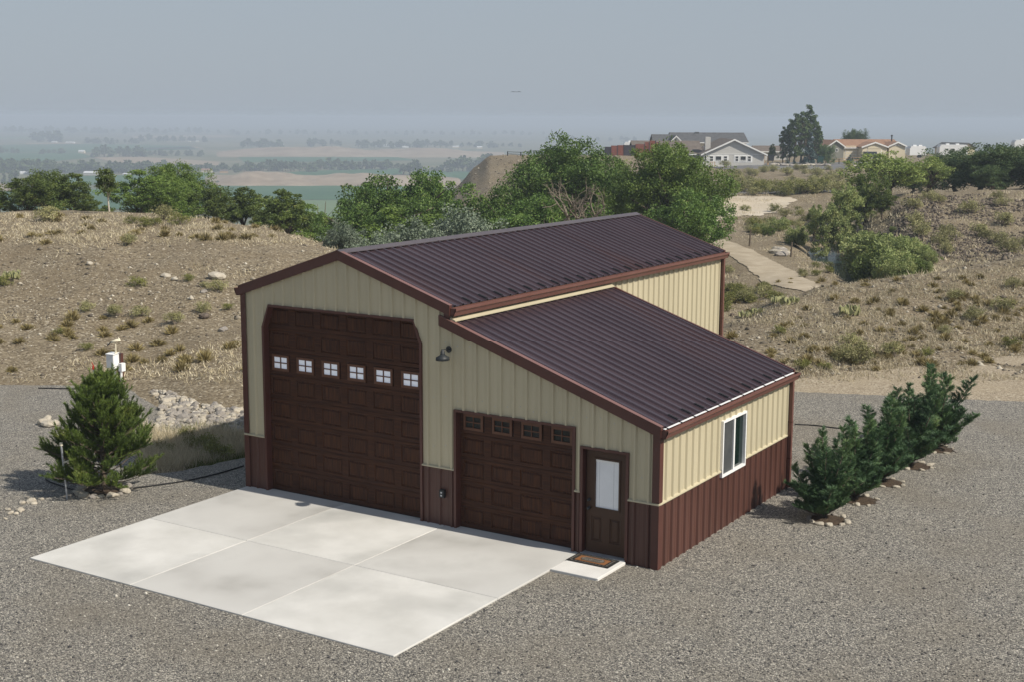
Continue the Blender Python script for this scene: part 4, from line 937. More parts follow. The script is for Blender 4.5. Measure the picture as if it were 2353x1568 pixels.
# right side: creek plants, willow, elms
for px, d, top, key, h, wd, lb in (
 (1905, 104, 470, 'creek_tree', 6.0, .8, 'slim dark green tree by the creek before the rocky hill'),
 (1868, 112, 472, 'creek_tree', 6.0, .5, 'pointed young tree left of the creek thicket'),
 (1945, 108, 425, 'creek_tree', 6.0, .75, 'tall leafy young tree left of the pale willow'),
 (1985, 112, 420, 'creek_tree', 6.0, .8, 'tall bushy young tree under the pale willow'),
 (2020, 110, 470, 'creek_tree', 6.0, .9, 'dark young tree at the top of the rocky hill foot'),
 (1790, 118, 500, 'creek_willow', 2.1, 1.15, 'round green bush beside the dirt road bend'),
 (1745, 116, 512, 'creek_willow', 2.1, 1.1, 'leftmost green bush beside the dirt road bend'),
 (1765, 112, 520, 'creek_willow_dark', 2.1, .9, 'dark bush tucked low beside the dirt road bend'),
 (1830, 106, 520, 'creek_willow', 2.1, .8, 'slender green bush at the head of the creek')):
    by_top('young_tree' if key == 'creek_tree' else 'creek_bush', key, h, px, d, top, lb, 'tree' if key == 'creek_tree' else 'bush', wide=wd)
by_top('creek_tree', 'olive_b', 6.1, 1985, 112, 398, 'bulky dark green tree standing left under the pale willow', wide=.75)
by_top('creek_tree', 'olive_a', 6.1, 2025, 108, 440, 'dark green tree at the top end of the creek thicket', wide=.9)
by_top('creek_tree', 'olive_a', 6.1, 1950, 112, 440, 'olive green tree left end of the trees above the creek', wide=.7)
cw = [(1905, 118, 520, .9), (2185, 88, 588, .85), (2050, 101, 520, .9), (2090, 98, 528, .9), (1880, 120, 530, .8), (1935, 108, 545, .9), (1960, 104, 540, .9), (2135, 85, 578, 1.0), (2165, 86, 590, .9), (2075, 79, 596, .8), (2130, 80, 600, .8), (2000, 97, 540, .95), (2005, 92, 545, 1.0), (2015, 90, 548, 1.0), (2040, 88, 548, 1.05), (2085, 87, 552, 1.0), (2120, 86, 565, 1.0), (1955, 110, 530, .9), (1990, 101, 535, .95), (2030, 95, 538, .95), (2080, 93, 545, .95), (2100, 80, 588, .9), (2060, 81, 575, .9), (2035, 83, 570, .9), (1905, 114, 530, .8)]
ORD = ['first', 'second', 'third', 'fourth', 'fifth', 'sixth', 'seventh', 'eighth', 'ninth', 'tenth', 'eleventh', 'twelfth', 'thirteenth', 'fourteenth', 'fifteenth', 'sixteenth', 'seventeenth', 'eighteenth']
fr_ = sorted([q for q in cw if q[1] < 89]); bk_ = sorted([q for q in cw if q[1] >= 89])
for row, rn in ((fr_, 'front'), (bk_, 'back')):
    for i, (px, d, top, wd) in enumerate(row):
        P = gp(px, d)
        if P[2] < -2.1: P[2] = -2.1
        s = (zp(px, top, d)-P[2])/2.1
        plant('creek_willow', 'creek_willow' if i % 5 else 'creek_willow_dark', 'bushy willow, %s from the left in the %s row of the creek thicket' % (ORD[i], rn), 'bush', P, s*wd, None, 'willows along the creek', s)
by_top('willow_tree', 'willow', 6.1, 2040, 122, 350, 'pale yellow-green willow with dark forked trunk above the rocky hill', wide=1.35, rz=.6)
by_top('willow_tree', 'willow', 6.1, 2135, 130, 362, 'pale green tree right of the forked willow', wide=1.1, rz=2.0)
for px, d, top, wd, lb in ((2090, 140, 375, 1.0, 'dark green elm behind the pale willows'), (2190, 136, 345, 1.0, 'dark elm leftmost of the right-hand grove'), (2245, 132, 342, 1.05, 'dark elm before the tan gabled shed'), (2300, 130, 332, 1.0, 'tall dark elm near the right edge'), (2350, 128, 330, 1.05, 'dark elm cut by the right edge'), (2270, 126, 378, .9, 'lower dark elm in front of the right grove'), (2410, 130, 340, 1.0, 'dark elm just past the right edge')):
    by_top('elm_tree', 'elm', 6.1, px, d, top, lb, wide=wd)
for px, d, top, wd, lb in ((1792, 304, 292, .95, 'leftmost poplar of the tall clump between the houses'), (1806, 306, 275, .9, 'second poplar from the left in the tall clump'), (1818, 302, 262, .95, 'poplar left of the tallest in the clump'), (1832, 303, 258, .95, 'poplar at the middle of the tall clump'), (1847, 305, 243, 1.0, 'tallest poplar of the clump between the houses'), (1862, 306, 265, .9, 'poplar right of the tallest in the clump'), (1873, 303, 290, .9, 'rightmost poplar of the tall clump')):
    by_top('poplar_tree', 'poplar', 11.2, px, d, top, lb, wide=wd*1.05)
by_top('blue_spruce', 'spruce', 5.3, 1854, 290, 305, 'blue-grey spruce at the foot of the tall poplars', wide=.85)
by_top('round_tree', 'elm', 6.1, 1893, 296, 332, 'small round green tree right of the tall poplars', wide=.75)
by_top('poplar_tree', 'elm', 6.1, 1940, 345, 300, 'small tree left of two behind the red-roofed house', wide=.55)
by_top('poplar_tree', 'elm', 6.1, 1963, 345, 297, 'fuller tree behind the ridge of the red-roofed house', wide=.7)
by_top('spruce_bush', 'spruce', 5.3, 1944, 292, 356, 'small dark round spruce before the cream garage wall', 'bush', wide=1.5)
by_top('spruce_bush', 'spruce', 5.3, 1975, 290, 350, 'small dark spruce beside the parked blue car', 'bush', wide=1.2)
for i in range(7):
    by_top('young_spruce', 'spruce', 5.3, 1802+i*13+(i % 3)*3, 291, 358+(i % 2)*2, 'tiny dark conifer in the row before the rail fence', 'conifer', 'small conifers along the fence', wide=1.0)
by_top('small_tree', 'olive_a', 6.1, 1768, 310, 331, 'small tree by the low outbuilding left of the poplars', wide=.7)

# far valley trees
def far_row(px0, px1, base, top, n, label, keys=('far_tree', 'far_tree_b'), seed=1, group='hazy trees in the valley'):
    rng = r_(seed); D_ = CAM[2]-VZ
    for i in range(n):
        px = px0+(px1-px0)*(i+rng.uniform(.1, .9))/n; b = base+rng.uniform(-1.5, 1.5); d = D_/((b-269)/FD); P = CAM+FH*d+R0*d*(px-1176.5)/FD; P[2] = VZ
        h = (b-top)*rng.uniform(.6, 1.05)*d/FD; k = keys[rng.integers(len(keys))]; s = h/(15 if k == 'far_poplar' else 9 if k == 'far_tree' else 7)
        t = plant('valley_tree', k, label, 'tree', P, s*rng.uniform(.9, 1.4), rng.uniform(0, 6), group+' '+label[-28:], s)
far_row(-40, 235, 397, 366, 26, 'bluish tree in the valley wood behind the left row', seed=1)
far_row(12, 48, 423, 379, 4, 'tall dense tree of the block near the white barn', ('far_poplar',), seed=2)
far_row(75, 130, 402, 374, 8, 'tree beside the white barn in the valley', seed=22)
far_row(252, 400, 398, 369, 14, 'bluish tree beyond the bright left cottonwoods', seed=3)
far_row(400, 545, 394, 374, 12, 'bluish tree lining the green strip in the valley', seed=4)
far_row(215, 340, 361, 335, 9, 'hazy tree at the upper edge of the tan field', seed=5)
far_row(340, 480, 358, 344, 10, 'faint low tree right of the tan field', seed=6)
far_row(-40, 60, 353, 339, 7, 'hazy tree at the far left field edge', seed=7)
far_row(100, 158, 354, 340, 4, 'hazy tree near the small cream house', seed=8)
far_row(85, 146, 326, 303, 6, 'faint tall tree in the distant left clump', seed=9)
far_row(200, 330, 331, 317, 9, 'faint tree in the distant middle-left row', seed=10)
far_row(330, 480, 326, 309, 9, 'faint tree in the distant centre-left row', seed=11)
far_row(560, 650, 339, 318, 10, 'faint tree above the upper bare ridge', seed=12)
far_row(708, 790, 335, 317, 7, 'faint tree right of centre above the upper ridge', seed=13)
far_row(815, 1045, 338, 319, 18, 'faint tree in the long row above the bare ridge', seed=14)
far_row(1050, 1200, 336, 322, 9, 'faint tree above the bare hill crest', seed=15)
far_row(545, 720, 392, 366, 16, 'bluish tree lining the field behind the low ridge', seed=16)
far_row(720, 920, 388, 363, 16, 'bluish tree in the centre valley row', seed=17)
far_row(922, 958, 398, 366, 3, 'dark tree standing out before the valley field', seed=18)
far_row(970, 1022, 391, 378, 4, 'small bluish tree left of the dark grove', seed=19)
far_row(1024, 1128, 392, 352, 12, 'dark tree in the grove beside the bare hill', ('far_tree', 'far_poplar'), seed=20)
far_row(-40, 500, 308, 292, 30, 'very faint tree near the hazy skyline', seed=23)
far_row(500, 1250, 309, 297, 34, 'very faint tree near the hazy central skyline', seed=24)
far_row(1250, 1560, 322, 308, 14, 'very faint tree beyond the red fence', seed=25)
far_row(440, 520, 421, 414, 6, 'small shrubby tree on the low valley ridge', seed=26)

# ------------------------------------------------------------------ buildings beyond
def local(px, py, d, turn=0.0):
    P = at(px, py, d); return P, YAW+turn
def gable(t, x0, x1, y0, y1, ze, zr, wallm, roofm, axis='y', over=.4, th=.18, wall=True, fascia='paint_white', base=-.5):
    """gabled volume in the thing's frame; the ridge runs along axis"""
    if axis == 'y':
        xm = (x0+x1)/2
        if wall: MB().prism([(x0, y0, base), (x1, y0, base), (x1, y0, ze), (xm, y0, zr), (x0, y0, ze)], (0, y1-y0, 0)).build('wall', wallm, t)
        sl_ = (zr-ze)/(xm-x0)
        rf = MB().prism([(x0-over, y0-over, ze-over*sl_+.02), (xm, y0-over, zr+.02), (x1+over, y0-over, ze-over*sl_+.02), (x1+over, y0-over, ze-over*sl_+th), (xm, y0-over, zr+th+.04), (x0-over, y0-over, ze-over*sl_+th)], (0, y1-y0+2*over, 0)).build('roof', roofm, t)
        if fascia: MB().prism([(x0-over-.02, y0-over-.06, ze-over*sl_-.10), (xm, y0-over-.06, zr-.10), (x1+over+.02, y0-over-.06, ze-over*sl_-.10), (x1+over+.02, y0-over-.06, ze-over*sl_+th+.03), (xm, y0-over-.06, zr+th+.07), (x0-over-.02, y0-over-.06, ze-over*sl_+th+.03)], (0, .055, 0)).build('rake_board', fascia, t)
    else:
        ym = (y0+y1)/2
        if wall: MB().prism([(x0, y0, base), (x0, y1, base), (x0, y1, ze), (x0, ym, zr), (x0, y0, ze)], (x1-x0, 0, 0)).build('wall', wallm, t)
        sl_ = (zr-ze)/(ym-y0)
        rf = MB().prism([(x0-over, y0-over, ze-over*sl_+.02), (x0-over, ym, zr+.02), (x0-over, y1+over, ze-over*sl_+.02), (x0-over, y1+over, ze-over*sl_+th), (x0-over, ym, zr+th+.04), (x0-over, y0-over, ze-over*sl_+th)], (x1-x0+2*over, 0, 0)).build('roof', roofm, t)
        if fascia: MB().box(x0-over, x1+over, y0-over-.06, y0-over-.004, ze-over*sl_-.08, ze-over*sl_+th*.8).build('fascia', fascia, t)
    return rf
def window(t, x0, x1, z0, z1, y, bars=(), fr='paint_white'):
    f = .11; mb = MB()
    for q in ((x0, x1, z0, z0+f), (x0, x1, z1-f, z1), (x0, x0+f, z0+f, z1-f), (x1-f, x1, z0+f, z1-f)): mb.box(q[0], q[1], y-.06, y+.02, q[2], q[3])
    for zb in bars: mb.box(x0+f, x1-f, y-.05, y+.02, zb-.05, zb+.05)
    wd = mb.build('window', fr, t)
    MB().box(x0+f, x1-f, y-.02, y-.01, z0+f, z1-f).build('pane', 'win_glass', wd)
k = 290/FD
P, rz = local(1614.7, 381, 290); hs = thing('stucco_house', 'grey stucco house with white-edged gable and two triple windows', 'house', P, rz+.03)
Wd = 140.8*k; ze = 2.55; zr = 5.55
gable(hs, 0, Wd, 0, 16, ze, zr, 'stucco_grey', 'shingle_brown', over=.55)
MB().box(.02, Wd-.02, -.05, -.004, 2.5, 2.62).build('trim_band', 'paint_white', hs)
MB().box(-.3, Wd+2.2, -1.0, 0, -.6, -.02).build('foundation_slab', 'concrete', hs)
def hx(c): return (c-1210)*.306/1.6413*k
for grp in ((1290, 1340, 1360, 1440, 1462, 1512), (1604, 1650, 1665, 1742, 1757, 1804)):
    MB().box(hx(grp[0]-14), hx(grp[5]+14), -.03, -.002, .78, 2.36).build('window_surround', 'paint_white', hs)
    for a, b, big in ((grp[0], grp[1], 0), (grp[2], grp[3], 1), (grp[4], grp[5], 0)): window(hs, hx(a), hx(b), .98, 2.2, -.03, (1.25,) if big else (1.58,))
window(hs, hx(1222), hx(1260), 1.0, 2.2, -.03, (1.58,))
mb = MB(); mb.box(hx(1275), hx(1340), 4, 5.2, 3.2, 6.0); mb.box(hx(1278), hx(1337), 4.05, 5.15, 6.0, 6.15); mb.build('chimney', 'stucco_grey', hs)
for a in (1990, 2003): MB().box(hx(a), hx(a)+.28, 3.0 if a < 2000 else -.2, 3.3 if a < 2000 else .1, -.1, 2.3).build('porch_post', 'cedar', hs)
mb = MB()
for a in (1275, 1300, 1332): mb.box(hx(a), hx(a)+.12, -2.2, -2.08, -.3, 1.0)
mb.box(hx(1275), hx(1340), -2.2, -2.1, .9, 1.0); mb.build('deck_rail', 'cedar', hs)
gable(hs, -14, .5, 5, 16, 2.5, 5.0, 'stucco_grey', 'shingle_brown', 'x', .4)
P, rz = local(1560, 372, 318); kb = 318/FD
hb = thing('grey_roofed_house', 'large dark grey roofed house with small wooden gable behind the stucco house', 'house', P, rz)
Lx = lambda c: ((2280+c*.306)/1.6413-1560)*kb
gable(hb, Lx(880), Lx(1770), 4, 18, 4.6, (372-(440+215*.306)/1.6413)*kb, 'house_cream', 'shingle_grey', 'x', .5)
gable(hb, Lx(640), Lx(1000), 2, 16, 3.4, (372-(440+238*.306)/1.6413)*kb, 'house_cream', 'shingle_grey', 'x', .4)
gable(hb, Lx(740), Lx(1000), -1, 8, 3.6, (372-(440+248*.306)/1.6413)*kb, 'paint_white', 'shingle_grey', 'y', .35)
MB().prism([(Lx(790), -1.06, 3.95), (Lx(950), -1.06, 3.95), (Lx(870), -1.06, 5.1)], (0, .05, 0)).build('wooden_gable', 'cedar', hb)
MB().box(Lx(1175), Lx(1225), 10, 10.8, 6.1, 6.95).build('roof_vent', 'shingle_grey', hb)
P, rz = local(1745, 365, 330); t = thing('outbuilding', 'low brown-roofed outbuilding between the stucco house and the poplars', 'shed', P, rz); gable(t, -1, 6.8, 0, 6, 1.9, 3.0, 'stucco_grey', 'shingle_brown', 'x')
# red fence made of sheet panels
P, rz = local(1404, 354, 285); kf = 285/FD; rf_ = thing('sheet_fence', 'rust red and dark sheet-panel fence on the plateau left of the houses', 'fence', P, rz)
fx = lambda c: ((2280+c*.306)/1.6413-1404)*kf; fz = lambda c: (354-(440+c*.306)/1.6413)*kf
for a, b, tp, m_ in ((0, 78, 370, 'dark_panel'), (80, 156, 355, 'rust_panel'), (157, 234, 350, 'rust_panel'), (236, 372, 348, 'dark_panel'), (374, 485, 336, 'rust_panel'), (487, 545, 312, 'rust_panel'), (546, 620, 295, 'rust_panel'), (621, 660, 312, 'rust_panel')):
    MB().box(fx(a), fx(b), 0, .12, -.8, fz(tp)).build('fence_panel', m_, rf_)
    MB().box(fx(b)-.02, fx(b)+.1, -.06, .18, -.8, fz(tp)+.08).build('fence_post', 'dark_panel', rf_)
# cream house with reddish roof
P, rz = local(1920, 363, 320); kc = 320/FD; hc = thing('cream_house', 'cream house with reddish roof and two garage doors beyond the plateau', 'house', P, rz+.1)
cx = lambda c: ((2880+c*.4173)/1.6413-1920)*kc; cz = lambda c: (363-(380+c*.4173)/1.6413)*kc
gable(hc, cx(755), cx(1300), 3, 15, cz(425), cz(362), 'house_cream', 'shingle_red', 'x', .4)
gable(hc, cx(605), cx(755), 2.4, 12, cz(415), cz(365), 'house_green_grey', 'shingle_red', 'y', .3)
gable(hc, cx(895), cx(1120), 0, 6, cz(418), cz(380), 'house_cream', 'shingle_red', 'y', .35)
gable(hc, cx(1150), cx(1300), .5, 6, cz(410), cz(378), 'house_cream', 'shingle_red', 'y', .35)
window(hc, cx(678), cx(702), cz(465), cz(432), 2.38)
for a, b, yy in ((775, 880, 2.98), (940, 1072, -.02)):
    gd = MB().box(cx(a), cx(b), yy-.04, yy+.02, -.1, cz(438)).build('garage_door', 'paint_white', hc)
    for j in range(4): MB().box(cx(a)+.1, cx(b)-.1, yy-.07, yy-.042, .1+j*.72, .72+j*.72).build('door_section', 'house_cream', gd)
for a in (1178, 1208, 1238): window(hc, cx(a), cx(a+26), cz(408), cz(395), .48)
MB().tube([(cx(1250), 6, 3), (cx(1250), 6, cz(325))], .16, 8).build('flue_pipe', 'black_metal', hc); MB().tube([(cx(1250), 6, cz(325)), (cx(1250), 6, cz(312))], .26, 8).build('flue_cap', 'black_metal', hc)
# garage at right, trailers
P, rz = local(2222, 356, 330); t = thing('gabled_shed', 'pale gabled shed with dark green roof above the right-hand elms', 'shed', P, rz+.5); gable(t, -2.6, 2.6, 0, 8, 1.7, 2.8, 'house_cream', 'shingle_grey', 'y', fascia=None)
def trailer(px, py, d, L, hh, label, nose=True, windows=True, rt=0.0):
    P, rz = local(px, py, d); t = thing('travel_trailer', label, 'trailer', P, rz+rt)
    w_ = 2.4; c = .35
    MB().prism([(0, 0, .6), (L, 0, .6), (L, 0, hh-c), (L-c, 0, hh), (c if nose else 0, 0, hh), (0, 0, hh-c*1.6)], (0, w_, 0)).build('body', 'rv_white', t)
    for q in (L*.25, L*.6): MB().box(q, q+.8, .6, 1.3, hh, hh+.3).build('roof_unit', 'rv_white', t)
    for q in (L*.55, L*.66):
        wl = MB().tube([(q, -.02, .36), (q, .25, .36)], .36, 14).build('wheel', 'rubber', t)
    if windows:
        for q in (L*.18, L*.4, L*.78): window(t, q, q+1.0, hh*.5, hh*.5+.7, -.0)
    MB().box(L, L+.7, 1.1, 1.3, .45, .6).build('tow_bar', 'black_metal', t)
    return t
trailer(2090, 362, 318, 4.0, 2.7, 'white box trailer parked right of the cream house', rt=.1, windows=False)
trailer(2158, 361, 325, 6.8, 3.0, 'white camper with roof units parked behind the right elms')
trailer(2330, 352, 325, 7.0, 3.2, 'white motorhome showing between trees at the right edge', windows=False)
trailer(1433, 343, 310, 4.6, 1.7, 'white camper roof showing above the red fence', windows=False)
P, rz = local(2066-60+12, 363, 300)
# parked blue off-road car
P, rz = local(1991, 366, 306); P[2] += .0
cr = thing('parked_car', 'dark blue boxy off-road car parked before the cream garage', 'car', P, rz+.25)
MB().prism([(0, 0, .45), (0, 1.7, .45), (0, 1.7, 1.05), (0, 1.6, 1.75), (0, .1, 1.75), (0, 0, 1.05)], (2.6, 0, 0)).build('body', 'vehicle_blue', cr)
MB().box(2.6, 3.7, .05, 1.65, .5, 1.05).build('hood', 'vehicle_blue', cr)
for x_ in (.6, 3.0):
    for y_ in (-.1, 1.55): MB().tube([(x_, y_, .4), (x_, y_+.25, .4)], .4, 14).build('wheel', 'rubber', cr)
MB().box(.3, 1.2, -.02, .03, 1.15, 1.6).build('window', 'win_glass', cr); MB().box(1.35, 2.3, -.02, .03, 1.15, 1.6).build('window', 'win_glass', cr); MB().tube([(-.2, .85, 1.0), (-.02, .85, 1.0)], .36, 14).build('spare_wheel', 'rubber', cr)
for px, py, d, lb, m_ in ((1879, 372, 282, 'green wheeled bin standing alone on the gravel court', 'bin_green'), (1766, 369, 290, 'dark low bin on the gravel court by the rock border', 'black_metal')):
    P, rz = local(px, py, d); t = thing('wheeled_bin', lb, 'bin', P, rz); mb = MB(); mb.prism([(0, 0, 0), (1.1, 0, 0), (1.25, 0, 1.15), (-.05, 0, 1.15)], (0, .9, 0)); mb.build('body', m_, t); MB().box(-.08, 1.3, -.06, .98, 1.15, 1.25).build('lid', m_, t)
    for x_ in (.15, .95): MB().tube([(x_-.05, .95, .13), (x_+.05, .95, .13)], .13, 10).build('wheel', 'rubber', t)
# rail fence before the poplars, mound fence
def rail_fence(name, pts, label, hgt, m_, every=2.6, rails_=2):
    t = thing(name, label, 'fence', pts[0]); o = np.array(pts[0])
    for a, b in zip(pts[:-1], pts[1:]):
        a, b = np.array(a)-o, np.array(b)-o; L = np.linalg.norm(b-a); n = max(1, int(L/every))
        for i in range(n+1):
            p = a+(b-a)*i/n; MB().box(p[0]-.07, p[0]+.07, p[1]-.07, p[1]+.07, p[2]-.3, p[2]+hgt).build('fence_post', m_, t)
        for j in range(rails_): MB().tube([a+(0, 0, hgt*(1-.38*j)-.08), b+(0, 0, hgt*(1-.38*j)-.08)], .05, 5).build('rail', m_, t)
rail_fence('rail_fence', [gp(px, 296, 0) for px in (1860, 1890, 1920, 1950, 1985)], 'low wooden rail fence between the poplars and the cream house', 1.3, 'cedar')
rail_fence('rail_fence', [gp(px, 258, 0) for px in (1165, 1195, 1225, 1260)], 'dark pipe fence along the top of the bare hill', 1.0, 'black_metal')
for i, (px, d, hh) in enumerate(((1640+4, 107, 1.2), (1722, 103, 1.3), (1818, 96, 1.1))):
    P = gp(px, d); t = thing('fence_post', ['leaning wooden post under the bright round tree', 'grey wooden post beside the dirt road bend', 'short wooden post where the creek appears'][i], 'post', P); MB().tube([(0, 0, -.2), (.04, 0, hh*.6), (.06, .02, hh)], [.07, .06, .055], 6).build('post', 'bark', t)
# far valley buildings
for px, py, wpx, hpx, m_, rm, lb in ((46, 401, 25, 6, 'paint_white', 'rv_white', 'white barn among trees at the far left of the valley'), (180, 353, 14, 7, 'house_cream', 'rv_white', 'small cream house by the tan valley field'), (118, 330, 12, 4, 'paint_white', 'rv_white', 'white shed left of a pair in the distant fields'), (150, 331, 20, 4, 'paint_white', 'rv_white', 'long white shed right of a pair in the distant fields'), (192, 402, 32, 8, 'stucco_grey', 'rv_white', 'grey metal barn behind the left olive trees'), (282, 402, 16, 4, 'paint_white', 'rv_white', 'low white shed right of the grey valley barn'), (240, 388, 10, 6, 'house_cream', 'shingle_red', 'tan house in the valley woods'), (462, 395, 24, 8, 'house_cream', 'shingle_red', 'long tan house by the green valley strip'), (505, 396, 18, 7, 'cedar', 'shingle_brown', 'brown house right of the long tan house'), (432, 327, 6, 3, 'house_cream', 'rv_white', 'tiny cream house in the distant centre-left'), (450, 327, 6, 3, 'house_cream', 'rv_white', 'tiny cream house beside another in the distance'), (630, 335, 22, 4, 'paint_white', 'rv_white', 'long pale shed above the upper bare ridge'), (860, 335, 50, 4, 'paint_white', 'rv_white', 'longest pale shed row in the central distance'), (925, 338, 14, 4, 'paint_white', 'rv_white', 'pale shed right of the longest shed row'), (1040, 338, 14, 5, 'house_cream', 'rv_white', 'cream house right of centre in the distance'), (1096, 339, 12, 5, 'house_cream', 'rv_white', 'cream house above the bare hill'), (1015, 384, 9, 5, 'paint_white', 'rv_white', 'white shed left of the dark grove'), (32, 425, 14, 5, 'house_cream', 'shingle_red', 'tan house at the foot of the tall tree block')):
    D_ = CAM[2]-VZ; d = D_/((py-269)/FD); P, rz = local(px, py, d); P[2] = VZ; kk = d/FD; t = thing('valley_barn', lb, 'building', P, rz+.2*math.sin(px))
    gable(t, 0, wpx*kk, 0, max(6, wpx*kk*.5), hpx*kk*.6, hpx*kk, m_, rm, 'x', .3, fascia=None)

# bird in the far sky
P = at(1186, 211, 250); bd = thing('flying_bird', 'tiny dark bird gliding in the smoky sky', 'bird', P, YAW+.3)
MB().tube([(-.28, 0, 0), (-.1, 0, .02), (.1, 0, .02), (.26, 0, .0)], [.02, .06, .06, .02], 8).build('body', 'black_metal', bd, True)
for s_ in (-1, 1): MB().prism([(-.1, 0, .03), (.14, 0, .03), (.05, s_*.6, .1), (-.12, s_*1.0, .02), (-.18, s_*.6, .08)], (0, 0, .02)).build('wing', 'black_metal', bd)
bd.rotation_euler = (0, 0, YAW+1.3)

HAZE_D = 0.0004
# ------------------------------------------------------------------ near pine
def pine_meshes(seed=5, h=2.5, Rm=1.36):
    rng = r_(seed); NB, NT, tw = [], [], MB()
    tw.tube([(0, 0, -.1), (.02, .01, .3), (-.02, .02, 1.2), (0, 0, h*.95)], [.085, .06, .045, .008], 8)
    z = .22
    while z < h*.97:
        t = z/h; L = Rm*(1.02*(1-t)**.75*(min(1, .55+t*2.2))); nb = 8 if t < .7 else 6
        for k_ in range(nb):
            a = rng.uniform(0, 2*PI); L2 = L*rng.uniform(.72, 1.1)+.08; el = .02+.85*t+rng.uniform(-.1, .15)
            d = np.array([math.cos(a)*math.cos(el), math.sin(a)*math.cos(el), math.sin(el)]); b0 = np.array([0, 0, z+rng.uniform(-.08, .08)])
            pts = [b0, b0+d*L2*.5, b0+d*L2+np.array([0, 0, .12*L2])]; tw.tube(pts, [.018, .012, .006], 5)
            nt_ = int(8+L2*20)
            for j in range(nt_):
                s_ = .3+.7*(j+rng.random())/nt_; p = pts[0]+(pts[2]-pts[0])*s_; q = d*.5+rng.normal(size=3)*.33; q[2] += .75; q /= np.linalg.norm(q)
                tl_ = rng.uniform(.18, .36)*(1.1 if s_ > .8 else .85); e = p+q*tl_; tw.tube([p, e], [.006, .004], 3, False)
                n = int(tl_*270); u = rng.uniform(.05, 1.02, n)[:, None]; Bp = p+(e-p)*u; dn = q*.95+rnd_dirs(n, rng)*.62; dn /= np.linalg.norm(dn, axis=1, keepdims=True)
                NB.append(Bp); NT.append(Bp+dn*rng.uniform(.06, .11, n)[:, None])
        z += .15
    B_, T_ = np.concatenate(NB), np.concatenate(NT)
    return npmesh('needles', blade_tris(B_, T_, .014, rng), 3, 'needle_pine'), tw.mesh('trunk', 'bark', True)
pn_, tr_ = pine_meshes()
PP = G(238, 1130, -.04); pt = thing('pine_tree', 'young bushy pine in a stone ring on the gravel left of the shop', 'pine tree', PP)
link('needles', pn_, pt); link('trunk', tr_, pt)
# stones and mulch round planted trees
RK = [rock_mesh('edging_stone', 1.0, m_, 60+i, .55) for i, m_ in enumerate(('rock_pale', 'rock_pale', 'rock_grey', 'rock_pale'))]
def ring(P, r, n, label_m, label_s, gap=(0, 0), s0=.1, ex=1.0):
    mb = MB(); rngm = r_(int(abs(P[0]*100))); k_ = 22; V_ = [(0, 0, .05)]
    for i in range(k_): q = 2*PI*i/k_; e = r*.95*rngm.uniform(.9, 1.05); V_.append((math.cos(q)*e*ex, math.sin(q)*e, .006))
    mb.add(V_, [(0, 1+i, 1+(i+1) % k_) for i in range(k_)]); tag(mb.build('mulch_bed', 'mulch', None, True, P), label_m, 'mulch bed')
    for i in range(n):
        q = 2*PI*(i+rngm.uniform(-.2, .2))/n
        if gap[0] < q < gap[1]: continue
        s_ = s0*rngm.uniform(.65, 1.25); o = link('edging_stone', RK[rngm.integers(4)], None, (P[0]+math.cos(q)*r*ex, P[1]+math.sin(q)*r, P[2]+s_*.25), rngm.uniform(0, 6), (s_*1.25, s_, s_))
        tag(o, label_s, 'stone', label_s)
ring(PP, .56, 16, 'dark mulch bed under the young pine', 'rounded edging stone in the ring around the young pine', s0=.10)
# ------------------------------------------------------------------ junipers
def juniper_mesh(seed, h=2.0, Rm=.8):
    rng = r_(seed); Bs, Ts = [], []; tw = MB()
    leads = [(np.array([0, 0, 0.]), np.array([rng.uniform(-.1, .1), rng.uniform(-.1, .1), 1.]), h)]
    for k_ in range(15):
        a = k_*2.4+rng.uniform(-.4, .4); s_, l_ = ((rng.uniform(.2, .45), rng.uniform(.72, .92)) if k_ < 6 else (rng.uniform(.55, 1.15), rng.uniform(.42, .62)))
        leads.append((np.array([0, 0, rng.uniform(.03, .2)]), np.array([math.cos(a)*s_, math.sin(a)*s_, 1.]), h*l_))
    for k_ in range(8):
        a = k_*.785+rng.uniform(-.3, .3); s_ = rng.uniform(1.2, 2.2); leads.append((np.array([0, 0, rng.uniform(.03, .12)]), np.array([math.cos(a)*s_, math.sin(a)*s_, 1.]), h*rng.uniform(.26, .36)))
    for b0, d, L in leads:
        d = d/np.linalg.norm(d); tip = b0+d*L; tw.tube([b0, b0+d*L*.5, tip], [.022, .013, .004], 5)
        nbr = int(L*40)
        for j in range(nbr):
            t = (j+rng.random())/nbr
            if t < .06: continue
            p = b0+d*L*t; a = rng.uniform(0, 2*PI); ln = (.40*(1-t)**.85+.07)*rng.uniform(.6, 1.15); q = np.array([math.cos(a), math.sin(a), rng.uniform(.55, 1.3)]); q = q/np.linalg.norm(q); e = p+q*ln
            n = int(22+ln*150); u = rng.uniform(.1, 1.0, n)[:, None]; Bp = p+(e-p)*u+rng.normal(size=(n, 3))*.012; dn = q*1.0+rnd_dirs(n, rng, .25)*.55; dn /= np.linalg.norm(dn, axis=1, keepdims=True)
            Bs.append(Bp); Ts.append(Bp+dn*rng.uniform(.045, .11, n)[:, None])
    B_, T_ = np.concatenate(Bs), np.concatenate(Ts)
    return npmesh('foliage', blade_tris(B_, T_, .0145, rng), 3, 'needle_juniper'), tw.mesh('trunk', 'bark', True)
JU = [juniper_mesh(s_) for s_ in (71, 72, 73, 74, 75)]
JL = ['nearest juniper of the row right of the shop', 'second juniper from the front in the row beside the shop', 'middle juniper of the row beside the shop', 'fourth juniper from the front in the row beside the shop', 'farthest and tallest juniper of the row beside the shop']
jb, je = G(1888, 1196, gz), G(2148, 1034, gz)
